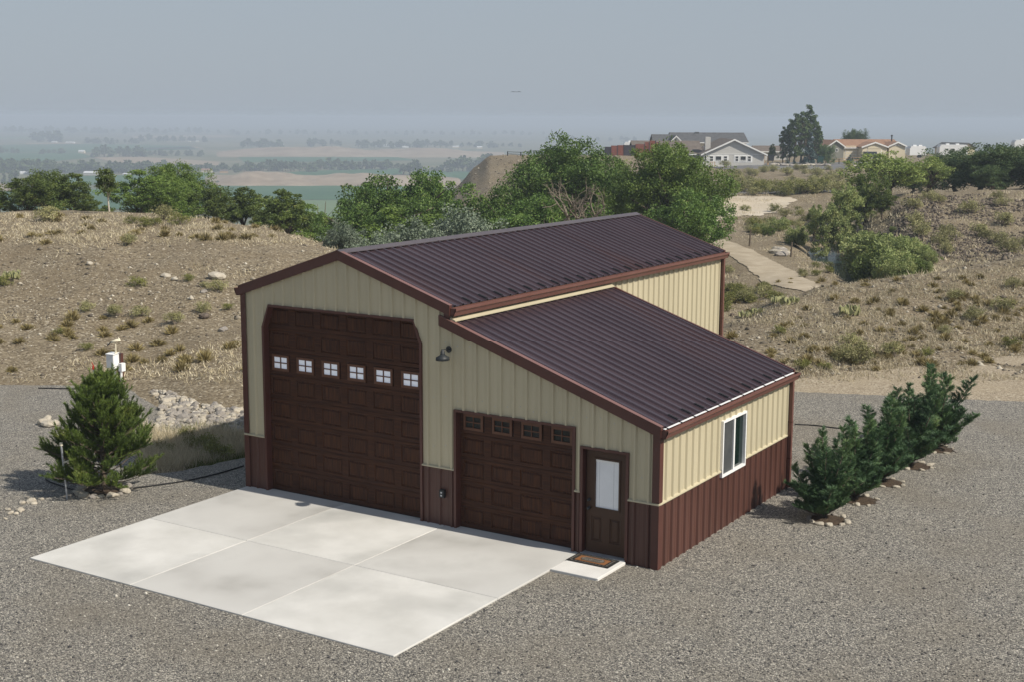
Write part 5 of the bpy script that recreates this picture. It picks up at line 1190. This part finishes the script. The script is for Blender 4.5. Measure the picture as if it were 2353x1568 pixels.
for i in range(5):
    P = jb+(je-jb)*i/4+np.array([.05*math.sin(i*3), .1*math.cos(i*5), 0]); s_ = (.98, .98, 1.0, 1.04, 1.1)[i]
    t = thing('juniper', JL[i], 'juniper', P, i*1.3, 'junipers in a row beside the shop', (s_*1.12, s_*1.12, s_)); f_, k_ = JU[i]; link('foliage', f_, t); link('trunk', k_, t)
    ring(P+np.array([.12, -.05, 0]), .42, 12 if i == 0 else 8, ['dark mulch bed under the nearest juniper', 'mulch bed under the second juniper', 'mulch bed under the middle juniper', 'mulch bed under the fourth juniper', 'mulch bed under the farthest juniper'][i], 'small rounded edging stone at the foot of the %s juniper' % ('nearest', 'second', 'middle', 'fourth', 'farthest')[i], s0=.08 if i == 0 else .06)

# ------------------------------------------------------------------ small yard things
P = G(155, 1148, gz); t = thing('pipe_post', 'thin grey pipe post with a cream side arm beside the pine', 'post', P)
hh = zp(145, 1027, float((P-CAM) @ FH))-P[2]
MB().tube([(0, 0, -.1), (-.09, -.02, hh)], .022, 10).build('pole', 'galv', t); MB().tube([(-.09, -.02, hh), (-.093, -.02, hh+.07)], .036, 12).build('cap', 'cream', t)
MB().tube([(-.05, 0, hh*.68), (.40, .12, hh*.84)], .022, 10).build('arm', 'cream', t)
# electrical pedestal with weather ornament
P = G(266, 884, gz); d_ = float((P-CAM) @ FH); kp = d_/FD
t = thing('utility_pedestal', 'white electrical cabinet with smaller meter box on a dark post behind the pine', 'electrical box', P, .1)
z0, z1 = zp(265, 847, d_)-P[2], zp(265, 816, d_)-P[2]
MB().box(-.02, .16, .12, .22, -.2, z1+.02).build('post', 'trim', t)
mb = MB(); mb.box(-.22, .08, -.14, .115, z0, z1); mb.prism([(-.24, -.16, z1), (.10, -.16, z1), (.10, .12, z1+.03), (-.24, .12, z1+.03)], (0, 0, .02)); mb.build('cabinet', 'white_vinyl', t)
MB().box(-.205, .065, -.15, -.1405, z0+.02, z1-.02).build('cabinet_door', 'rv_white', t)
MB().box(.165, .30, -.02, .16, z0-.10, z0+.16).build('meter_box', 'white_vinyl', t)
for x_, a_ in ((-.03, z0), (.225, z0-.10)): MB().tube([(x_, .03, -.1), (x_, .03, a_)], .04, 10).build('conduit', 'white_vinyl', t)
P2 = P+np.array([.05, .02, z1+.03]); t = thing('bird_ornament', 'small cream bird-shaped ornament with black tail on a thin post', 'ornament', P2, YAW)
MB().tube([(0, 0, 0), (0, 0, .36)], .022, 8).build('post', 'cream', t); MB().tube([(0, 0, 0), (0, 0, .03)], .05, 10).build('foot', 'cream', t)
MB().tube([(-.14, 0, .36), (-.06, 0, .40), (.06, 0, .44), (.13, 0, .46), (.16, 0, .47)], [.03, .07, .075, .05, .03], 10).build('body', 'cream', t, True)
MB().tube([(.13, 0, .40), (.13, 0, .46), (.115, 0, .52), (.11, 0, .56)], [.04, .045, .03, .008], 8).build('head', 'cream', t, True)
MB().prism([(-.13, -.01, .40), (-.15, -.01, .34), (-.28, -.01, .22), (-.25, -.01, .31)], (0, .02, 0)).build('tail', 'black_metal', t)
P = G(216, 880, gz); t = thing('yard_hydrant', 'red handled yard hydrant just behind the top of the pine', 'hydrant', P); MB().tube([(0, 0, -.1), (0, 0, .42)], .025, 8).build('pipe', 'galv', t); mb = MB(); mb.tube([(0, 0, .42), (0, 0, .55)], [.04, .03], 8); mb.tube([(0, 0, .54), (.0, -.05, .66)], .014, 6); mb.build('head', 'red_paint', t)
def hose(name, label, pts, r=.018):
    A = np.array([G(px, py, gz+.02) for px, py in pts]); tt = np.linspace(0, len(A)-1, (len(A)-1)*8+1); i = np.minimum(tt.astype(int), len(A)-2); f = (tt-i)[:, None]
    P0, P1, P2_, P3 = A[np.maximum(i-1, 0)], A[i], A[i+1], A[np.minimum(i+2, len(A)-1)]
    Q = .5*((2*P1)+(-P0+P2_)*f+(2*P0-5*P1+4*P2_-P3)*f*f+(-P0+3*P1-3*P2_+P3)*f**3)
    tag(MB().tube(list(Q), r, 6).build(name, 'rubber', None, True), label, 'hose')
hose('irrigation_hose', 'black hose running from the pine to the front corner of the shop', [(560, 1072), (500, 1090), (430, 1106), (350, 1118), (300, 1125), (250, 1138), (190, 1132), (140, 1118), (106, 1104), (118, 1094), (148, 1080)])
hose('irrigation_hose', 'black drip hose from the far shop corner to the junipers', [(1826, 977), (1870, 979), (1910, 984), (1960, 990), (2000, 1004), (2040, 1010)], .016)
hose('irrigation_hose', 'short dark hose lying on the gravel left of the electrical cabinet', [(88, 893.5), (130, 894.5), (180, 895.5), (225, 896)], .02)
def loose(px, py, r, label, m_='rock_pale', seed=1, group=None, z=None, name='loose_rock'):
    P = G(px, py, gz) if z is None else np.array([*gp(px, z)]); o = link(name, rock_mesh('rock', r, m_, seed), None, P+np.array([0, 0, r*.3]), seed); return tag(o, label, 'rock', group)
for i, (px, py, r) in enumerate(((98, 978, .17), (110, 981, .20), (120, 976, .14), (108, 968, .15), (126, 979, .16))): loose(px, py, r, 'pale rock in the small pile on the left gravel', 'rock_pale', 90+i, 'small rock pile on the left gravel')
for i in range(15): loose(6+i*6.5+random.uniform(-9, 9), 1192-i*3.4+random.uniform(-9, 9), random.uniform(.035, .10), 'whitish stone in the ragged line at the lower left', 'rock_pale', 110+i, 'ragged line of whitish stones')
def boulder(px, d, r, label, m_, seed, flat=.65):
    P = gp(px, d); tag(link('boulder', rock_mesh('boulder', r, m_, seed, flat), None, P+np.array([0, 0, r*.25]), seed), label, 'boulder')
def dist_at(px, py):
    """nearest ground distance seen through an image point"""
    ds = np.arange(30, 300, .25); X_ = CAM[0]+FH[0]*ds+R0[0]*ds*(px-1176.5)/FD; Y_ = CAM[1]+FH[1]*ds+R0[1]*ds*(px-1176.5)/FD; Z_ = H(X_, Y_)
    v = ray(px, py); zr_ = CAM[2]+v[2]*(ds/(v @ FH)); k_ = np.argmax(zr_ <= Z_); return float(ds[k_])
def gxy(px, py): return gp(px, dist_at(px, py))
for px, py, r, m_, lb in ((494, 640, .42, 'rock_pale', 'large white boulder high on the left slope'), (377, 638, .24, 'rock_pale', 'white boulder left of the largest one on the slope'), (396, 646, .17, 'rock_pale', 'small pale boulder between two white ones on the slope'), (463, 733, .36, 'rock_dark', 'dark rounded boulder at the foot of the left slope'), (505, 762, .25, 'rock_grey', 'reddish grey boulder low on the slope near the shop'), (201, 607, .2, 'rock_pale', 'small pale rock at mid slope left of the shrub'), (462, 672, .2, 'rock_grey', 'grey rock beside the shrub on the left slope'), (1688, 727, .22, 'rock_dark', 'dark rock on the right slope beyond the shop')):
    boulder(px, dist_at(px, py), r*.72, lb, m_, int(px))

# ------------------------------------------------------------------ cobbles in the ditch left of the shop
def inside(px, py, poly):
    c = False; n = len(poly)
    for i in range(n):
        (x1, y1), (x2, y2) = poly[i], poly[(i+1) % n]
        if (y1 > py) != (y2 > py) and px < (x2-x1)*(py-y1)/(y2-y1)+x1: c = not c
    return c
cpoly = [(345, 897), (385, 905), (440, 922), (580, 950), (580, 1012), (470, 1012), (400, 1012), (352, 995), (372, 930)]
rng = r_(31); CP = []
for _ in range(5600):
    px, py = rng.uniform(335, 585), rng.uniform(890, 1018)
    if inside(px, py, cpoly): CP.append((px, py))
CPp = []
for px, py in CP[:1500]:
    P = G(px, py, 0); z = h1(P[0], P[1]); P = G(px, py, z); CPp.append((P[0], P[1], h1(P[0], P[1])))
CPp = np.array(CPp); Rc = rng.gamma(2.0, .018, len(CPp))+.026; Rc = np.minimum(Rc, .16)
o_ = np.argsort(-Rc); big = o_[:280]; rest = o_[280:]
CB = [rock_mesh('cobble', 1.0, m_, 200+i, .78) for i, m_ in enumerate(('rock_pale', 'rock_grey', 'rock_pale', 'rock_grey', 'rock_grey', 'rock_pale'))]
for q in big:
    r = Rc[q]; tag(link('cobble', CB[rng.integers(6)], None, CPp[q]+np.array([0, 0, r*.3]), rng.uniform(0, 6), (r*1.15, r*.9, r)), 'pale rounded cobble in the rock ditch left of the shop', 'cobble', 'cobbles in the rock ditch')
tag(link('cobble_fill', stones_mesh('cobble_fill', CPp[rest]+np.array([0, 0, .02]), Rc[rest], 'cobble_mix', rng)), 'small pale stones filling the rock ditch left of the shop', 'cobbles', kind='stuff')
# loose gravel stones that stand proud of the yard, near the camera
n = 26000; px = rng.uniform(-60, 2420, n); py = 880+(1600-880)*rng.uniform(0, 1, n)**.6
Q = np.array([G(a, b, gz) for a, b in zip(px, py)])
def on_gravel(x, y): return ~((x > -.1) & (x < 8.95) & (y > -6.15) & (y < 14)) & ~((x > 5.6) & (x < 10.62) & (y > -.02) & (y < 7)) & ~((x > 8.8) & (x < 10) & (y > -1.0) & (y < 0.1))
kx = on_gravel(Q[:, 0], Q[:, 1]) & np.array([not (a > 297 and a < 580 and b < 1100) for a, b in zip(px, py)]) & ~((py < 932) & (px > 1780))
Q = Q[kx]; Q[:, 2] = gz+.004
tag(link('gravel_stones', stones_mesh('gravel_stones', Q, rng.gamma(3, .0032, len(Q))+.005, 'pebble_mix', rng, .7, True)), 'loose grey gravel stones strewn over the yard', 'gravel', kind='stuff')

# ------------------------------------------------------------------ slope cover: stones, dry grass, shrubs
def ground_sample(n, pxr, pyr, rng, dmin=40, dmax=130):
    px = rng.uniform(*pxr, n); py = rng.uniform(*pyr, n); ds = np.concatenate([np.arange(dmin, 90, .3), np.arange(90, dmax, .8)])
    X_ = CAM[0]+FH[0]*ds[None]+R0[0]*ds[None]*(px[:, None]-1176.5)/FD; Y_ = CAM[1]+FH[1]*ds[None]+R0[1]*ds[None]*(px[:, None]-1176.5)/FD
    Z_ = H(X_, Y_); v = FWD[None]+RT[None]*((px-1176.5)/FD)[:, None]-UP[None]*((py-784.2)/FD)[:, None]
    zr_ = CAM[2]+v[:, 2:3]*(ds[None]/(v @ FH)[:, None]); hit = zr_ <= Z_; ok = hit.any(1) & ~hit[:, 0]; k_ = hit.argmax(1); st_ = ds[k_]-ds[np.maximum(k_-1, 0)]; dd = ds[k_]+rng.uniform(-1.6, 1.6, n)*st_
    X_ = CAM[0]+FH[0]*dd+R0[0]*dd*(px-1176.5)/FD; Y_ = CAM[1]+FH[1]*dd+R0[1]*dd*(px-1176.5)/FD
    return np.stack([X_, Y_, H(X_, Y_)], -1)[ok], px[ok], py[ok]
def tufts(name, P, label, m_, hgt, per, rng, spread=.16, width=.02, lean=.5):
    n = len(P); b = np.repeat(P, per, 0)+np.column_stack([rng.normal(size=(n*per, 2))*spread*.5, np.zeros(n*per)]); hs_ = np.repeat(rng.uniform(.55, 1.3, n), per)*hgt*rng.uniform(.6, 1.2, n*per)
    dirn = np.column_stack([rng.normal(size=(n*per, 2))*lean, np.ones(n*per)]); dirn /= np.linalg.norm(dirn, axis=1, keepdims=True); b[:, 2] -= .02
    return tag(link(name, npmesh(name, blade_tris(b, b+dirn*hs_[:, None], width*rng.uniform(.7, 1.4, n*per), rng), 3, m_)), label, 'grass', kind='stuff')
L1, lpx, lpy = ground_sample(6500, (-40, 800), (490, 880), rng)
dens = vnoise(L1[:, 0], L1[:, 1], .22)+.5+.35*vnoise(L1[:, 0], L1[:, 1], .8)
zone = np.where(lpy < 560, .75, np.where(lpy < 735, .12, .42)); zone = np.where(lpy < 545, 1.0, zone); keep = (rng.random(len(L1)) < zone) & (dens > (1-zone)*.75)
tufts('dry_grass_left_slope', L1[keep], 'pale dry grass scattered over the left slope and crest', 'blade_straw', .20, 13, rng, .40, .028, .8)
L2, rpx, rpy = ground_sample(6000, (1640, 2400), (590, 880), rng)
keep = (road_dist(L2[:, 0], L2[:, 1]) > 2.4) & (rng.random(len(L2)) < .5) & (vnoise(L2[:, 0], L2[:, 1], .3) > -.12)
tufts('dry_grass_right_slope', L2[keep], 'pale dry grass scattered over the right slope beyond the shop', 'blade_straw', .22, 13, rng, .36, .028, .7)
L3, apx, apy = ground_sample(4500, (1640, 2400), (435, 640), rng, 64, 170)
keep = (road_dist(L3[:, 0], L3[:, 1]) > 2.4) & (rng.random(len(L3)) < np.where((apx > 2050) & (apy > 458) & (apy < 600), .22, .6)) & (vnoise(L3[:, 0], L3[:, 1], .25) > -.1)
tufts('dry_grass_rocky_hill', L3[keep], 'tan dry grass over the rocky hill and flats past the creek', 'blade_straw', .32, 10, rng, .5, .045, .6)
L4, _, _ = ground_sample(800, (300, 575), (1000, 1085), rng, 28, 60)
k4 = vnoise(L4[:, 0], L4[:, 1], .9) > .02
tufts('swale_grass', L4[~k4], 'tall straw grass in the hollow left of the shop', 'blade_straw', .40, 18, rng, .2, .016, .45)
tufts('swale_green_grass', L4[k4], 'green grass in the hollow left of the shop', 'blade_green', .28, 18, rng, .2, .014, .4)
L5, spx, spy = ground_sample(9000, (-40, 800), (500, 880), rng)
keep = rng.random(len(L5)) < np.where((spy > 560) & (spy < 740), .6, .22)
tag(link('slope_stones', stones_mesh('slope_stones', L5[keep], rng.gamma(2.0, .017, keep.sum())+.014, 'stone_mix', rng, .6, True)), 'small mixed stones littering the left slope', 'stones', kind='stuff')
L6, _, _ = ground_sample(7000, (1650, 2400), (440, 880), rng, 42, 140); L6 = L6[road_dist(L6[:, 0], L6[:, 1]) > 2.2]
tag(link('hill_stones', stones_mesh('hill_stones', L6, rng.gamma(2.0, .02, len(L6))+.015, 'stone_mix', rng, .6, True)), 'small mixed stones on the right slopes and rocky hill', 'stones', kind='stuff')
L8, _, _ = ground_sample(8500, (2040, 2400), (448, 600), rng, 70, 125)
k8 = fbm(L8[:, 0], L8[:, 1], .2, 3) > -.12
tag(link('hill_rocks', stones_mesh('hill_rocks', L8[k8], rng.gamma(1.8, .034, k8.sum())+.025, 'stone_dark', rng, .8, True)), 'dark broken rocks strewn over the hill past the creek', 'rocks', kind='stuff')
rng2 = r_(51); mb = MB()
for _ in range(26):
    d2 = rnd_dirs(1, rng2, .5)[0]; m2 = d2*rng2.uniform(.3, .6); e2 = m2+(d2+rng2.normal(size=3)*.5)*.45; mb.tube([(0, 0, 0), m2, e2], [.035, .022, .006], 4)
t = thing('dead_shrub', 'dark tangled dead shrub in the gully beside the far shop corner', 'dead shrub', gxy(1684, 664)); mb.build('branches', 'bark_dead', t)
L7, _, _ = ground_sample(1500, (1000, 1260), (355, 470), rng, 190, 270)
if len(L7): tag(link('mound_stones', stones_mesh('mound_stones', L7, rng.gamma(2.0, .04, len(L7))+.03, 'stone_mix', rng, .6, True)), 'stones on the bare hill left of the big cottonwoods', 'stones', kind='stuff')

def dome_mesh(seed, m_, n=170, r=.28, w_=.016, flat=.75):
    rng = r_(seed); d = rnd_dirs(n, rng, .5); d[:, 2] = abs(d[:, 2]); B_ = d*r*.25; T_ = d*np.array([r, r, r*flat])*rng.uniform(.75, 1.15, (n, 1)); B_[:, 2] -= .03
    me = npmesh('dome', blade_tris(B_, T_, w_*2.2, rng), 3, m_); return me
def shrub_mesh(seed, m_, r=.5, n=1500, leaf=.055, hk=.8):
    rng = r_(seed); lob = [(math.cos(a)*r*.45, math.sin(a)*r*.45, r*hk*rng.uniform(.4, .8), r*.55, r*.55, r*.5*hk) for a in rng.uniform(0, 2*PI, 7)]+[(0, 0, r*hk*.7, r*.6, r*.6, r*.6*hk)]
    P, C = crown_points(lob, n, rng, .35, .5, 25); P = P[P[:, 2] > 0]; mb = MB()
    for c in C[:14]: mb.tube([(0, 0, -.05), c*.5+rng.normal(size=3)*.03, c], [.016, .01, .004], 4)
    return [('foliage', npmesh('foliage', leaf_quads(P, leaf, rng, .45, .6), 4, m_)), ('stems', mb.mesh('stems', 'bark_dead'))]
DM = [dome_mesh(300+i, 'blade_bunch', flat=.7+.1*i) for i in range(4)]
for i in range(4): PROTO['sage%d' % i] = shrub_mesh(320+i, 'leaf_sage')
for i in range(3): PROTO['grease%d' % i] = shrub_mesh(330+i, 'leaf_greasewood')
def dome_field(n, pxr, pyr, label, group, seed, size=(.6, 1.3), extra=None):
    rng = r_(seed); P, px, py = ground_sample(n*4, pxr, pyr, rng, 40, 130); w_ = vnoise(P[:, 0], P[:, 1], .25)+.5; P = P[rng.random(len(P)) < w_*1.2][:n]
    for p in P:
        s_ = rng.uniform(*size); tag(link('bunch_grass', DM[rng.integers(4)], None, p, rng.uniform(0, 6), (s_, s_, s_*rng.uniform(.8, 1.2))), label, 'grass clump', group, 'thing')
dome_field(120, (1655, 2380), (690, 850), 'brown dome of bunch grass on the right slope beyond the shop', 'bunch grass on the right slope', 41)
dome_field(40, (1655, 2380), (640, 700), 'small brown grass clump near the crest of the right slope', 'grass clumps on the right crest', 42, (.6, 1.2))
dome_field(40, (-20, 560), (740, 865), 'olive-brown grass clump on the flat ground below the left slope', 'grass clumps below the left slope', 43, (.7, 1.4))
dome_field(34, (-20, 740), (500, 560), 'small brown grass clump along the left crest', 'grass clumps on the left crest', 44, (.8, 1.7))
def shrub(px, py, s_, key, label, group=None):
    P = gxy(px, py); t = thing('desert_shrub', label, 'shrub', P, random.uniform(0, 6), group, s_)
    for nm, me in PROTO[key]: link(nm, me, t)
for px, py, s_, key, lb in ((306, 662, .95, 'grease0', 'dark green shrub at the centre of the left slope'), (427, 645, .6, 'grease1', 'small green shrub below the white boulders'), (494, 672, .95, 'sage0', 'grey-green shrub just below the largest white boulder'), (465, 662, .5, 'sage1', 'small shrub left of the one below the large boulder'), (262, 730, .9, 'sage2', 'sage shrub at the foot of the left slope'), (312, 728, .85, 'sage3', 'sage shrub right of its twin at the slope foot'), (190, 715, .8, 'sage0', 'grey sage shrub low on the left slope'), (392, 745, .9, 'sage2', 'green-grey low shrub before the slope foot'), (455, 718, .8, 'sage1', 'sage behind the dark rounded boulder'), (518, 715, .5, 'grease2', 'small dark shrub near the shop corner'), (112, 508, 1.6, 'sage1', 'wide pale sage on the crest at far left'), (378, 505, 1.6, 'sage3', 'large pale sage on the middle of the crest'), (305, 515, .9, 'grease0', 'upright green bush leftmost of four on the crest'), (333, 520, 1.0, 'grease1', 'upright green bush second of four on the crest'), (361, 520, .8, 'grease2', 'dark green bush third of four on the crest'), (414, 518, 1.2, 'grease0', 'tallest green bush of four on the crest'), (120, 770, .5, 'grease1', 'small olive shrub at left on the flat'), (183, 810, .55, 'grease2', 'olive round shrub left of the cabinet'), (290, 562, 1.0, 'sage2', 'pale shrub above the stony patch of the slope'), (5, 655, .9, 'grease0', 'greenish shrub cut by the left edge of the slope'),
 (1985, 838, 1.5, 'sage0', 'large olive sage shrub at the gravel edge right of the shop'), (1945, 832, 1.1, 'sage1', 'sage shrub touching the left of the large one'), (2070, 826, 1.15, 'sage2', 'second large sage right of the largest by the gravel'), (1965, 800, 1.1, 'sage3', 'grey twiggy sage behind the largest one'), (2140, 818, .65, 'grease0', 'round dark olive shrub right of the second large sage'), (1908, 852, .55, 'grease1', 'small dark round shrub alone on the gravel edge'), (1855, 855, .7, 'grease2', 'low olive shrub at the far shop corner'), (2250, 735, 1.1, 'sage0', 'grey sage high on the right slope'), (2320, 720, 1.2, 'sage1', 'grey sage near the right edge of the slope'), (2200, 690, .9, 'sage2', 'pale sage below the right crest'), (2335, 660, .9, 'sage3', 'sage at the right end of the crest'), (2340, 800, .9, 'grease1', 'olive shrub at the right edge before the tan strip'), (2185, 770, .7, 'sage1', 'small sage at mid right slope'), (1795, 770, .7, 'grease0', 'small green shrub on the right slope near the shop')):
    shrub(px, py, s_, key, lb)
rng = r_(77); i = 0
for n, pxr, pyr, sz, lb, grp in ((18, (2060, 2360), (450, 590), (1.1, 2.2), 'grey sage shrub on the rocky hill past the creek', 'sage on the rocky hill'), (40, (1650, 1960), (385, 436), (1.4, 3.0), 'sage shrub dotting the flats below the far houses', 'sage on the far flats'), (22, (1660, 1930), (436, 448), (2.0, 3.4), 'green-grey shrub along the asphalt lane', 'shrubs along the lane'), (14, (1700, 1850), (480, 540), (.9, 1.8), 'shrub between the dirt road and the pale clearing', 'shrubs above the dirt road'), (16, (1660, 1790), (632, 715), (.7, 1.5), 'green shrub in the gully between shop and dirt road', 'shrubs in the gully'), (12, (1830, 1960), (590, 640), (.6, 1.1), 'green bush on the road side of the creek', 'bushes on the creek edge')):
    P, px, py = ground_sample(n*3, pxr, pyr, rng, 44, 330)
    for p in P[:n]:
        s_ = rng.uniform(*sz); key = ('sage%d' % rng.integers(4)) if 'sage' in lb or rng.random() < .3 else ('grease%d' % rng.integers(3))
        t = thing('desert_shrub', lb, 'shrub', p, rng.uniform(0, 6), grp, s_)
        for nm, me in PROTO[key]: link(nm, me, t)
# green clumps in the swale
for px, py, s_, lb in ((478, 1040, 1.0, 'bright green bush at right in the grassy hollow'), (498, 1054, 1.0, 'dark shrub in the grassy hollow nearest the shop'), (452, 1036, .8, 'green clump left of the bright bush in the hollow'), (372, 1052, .75, 'light green clump in the hollow beside the pine'), (425, 1018, .7, 'greyish clump at the lower edge of the cobbles')):
    P = G(px, py, -.2); P[2] = h1(P[0], P[1]); t = thing('desert_shrub', lb, 'shrub', P, px, None, s_)
    for nm, me in PROTO['grease%d' % (int(px) % 3)]: link(nm, me, t)
# prickly pear
rng = r_(9); mb = MB(); pads = []
for i in range(44):
    a = rng.uniform(0, 2*PI); q = rng.uniform(0, 1)**.5*.8; pads.append((math.cos(a)*q, math.sin(a)*q*.6, rng.uniform(.08, .3), rng.uniform(0, PI), rng.uniform(-.4, .4)))
for x_, y_, z_, a, tl_ in pads:
    V_ = []
    for s_ in (-1, 1):
        for j in range(10):
            q = 2*PI*j/10; u, v_ = .095*math.cos(q), .13*math.sin(q); V_.append((x_+u*math.cos(a)-s_*.014*math.sin(a), y_+u*math.sin(a)+s_*.014*math.cos(a)+v_*tl_, z_+v_))
    mb.add(V_, [tuple(range(10))[::-1], tuple(range(10, 20))]+[(j, (j+1) % 10, 10+(j+1) % 10, 10+j) for j in range(10)])
cm = mb.mesh('pads', 'cactus')
for px, py, s_, lb in ((1962, 722, 1.1, 'clump of prickly pear pads on the right slope'), (1810, 700, 1.0, 'prickly pear clump near the left crest of the right slope'), (1720, 728, 1.0, 'prickly pear patch beside the far shop corner'), (1750, 720, .8, 'smaller prickly pear right of the patch by the shop'), (18, 640, 1.0, 'prickly pear at the left edge of the slope')):
    P = gxy(px, py); t = thing('prickly_pear', lb, 'cactus', P, px, None, s_*.8); link('pads', cm, t)
# rocks bordering the far court
for i in range(34):
    px = 1768+i*6.6 if i < 20 else 1942+(i-20)*7.2; d = 279+random.uniform(-2, 2) if i < 20 else 262+random.uniform(-1, 1)
    P = gp(px, d); tag(link('border_rock', CB[i % 6], None, P+np.array([0, 0, .2]), i, (.55+.2*(i % 3), .5, .42)), 'pale rock in the border of the gravel court by the houses', 'rock', 'rocks bordering the far gravel court')
# pale rocks in the creek bank
for i, (px, py) in enumerate(((1790, 577), (1798, 580), (1806, 584), (1786, 583), (1797, 588))):
    P = gxy(px, py); tag(link('bank_stone', CB[i % 3], None, P+np.array([0, 0, .1]), i, (.55, .4, .3)), 'flat pale block stacked at the creek crossing', 'rock', 'pale blocks at the creek crossing')

# ------------------------------------------------------------------ smoke haze in the air
mh = bpy.data.materials.new('haze_air'); mh.use_nodes = True; n_ = mh.node_tree; n_.nodes.clear()
out_ = n_.nodes.new('ShaderNodeOutputMaterial'); pv = n_.nodes.new('ShaderNodeVolumePrincipled')
pv.inputs['Color'].default_value = (.72, .82, .94, 1); pv.inputs['Density'].default_value = HAZE_D; pv.inputs['Anisotropy'].default_value = 0.0
n_.links.new(pv.outputs[0], out_.inputs['Volume']); MAT['haze_air'] = mh
o = MB().box(-27000, 27000, -27000, 27000, -65, 14.5).build('haze', 'haze_air'); tag(o, 'thin blue-grey smoke haze over the valley', 'haze', kind='stuff')
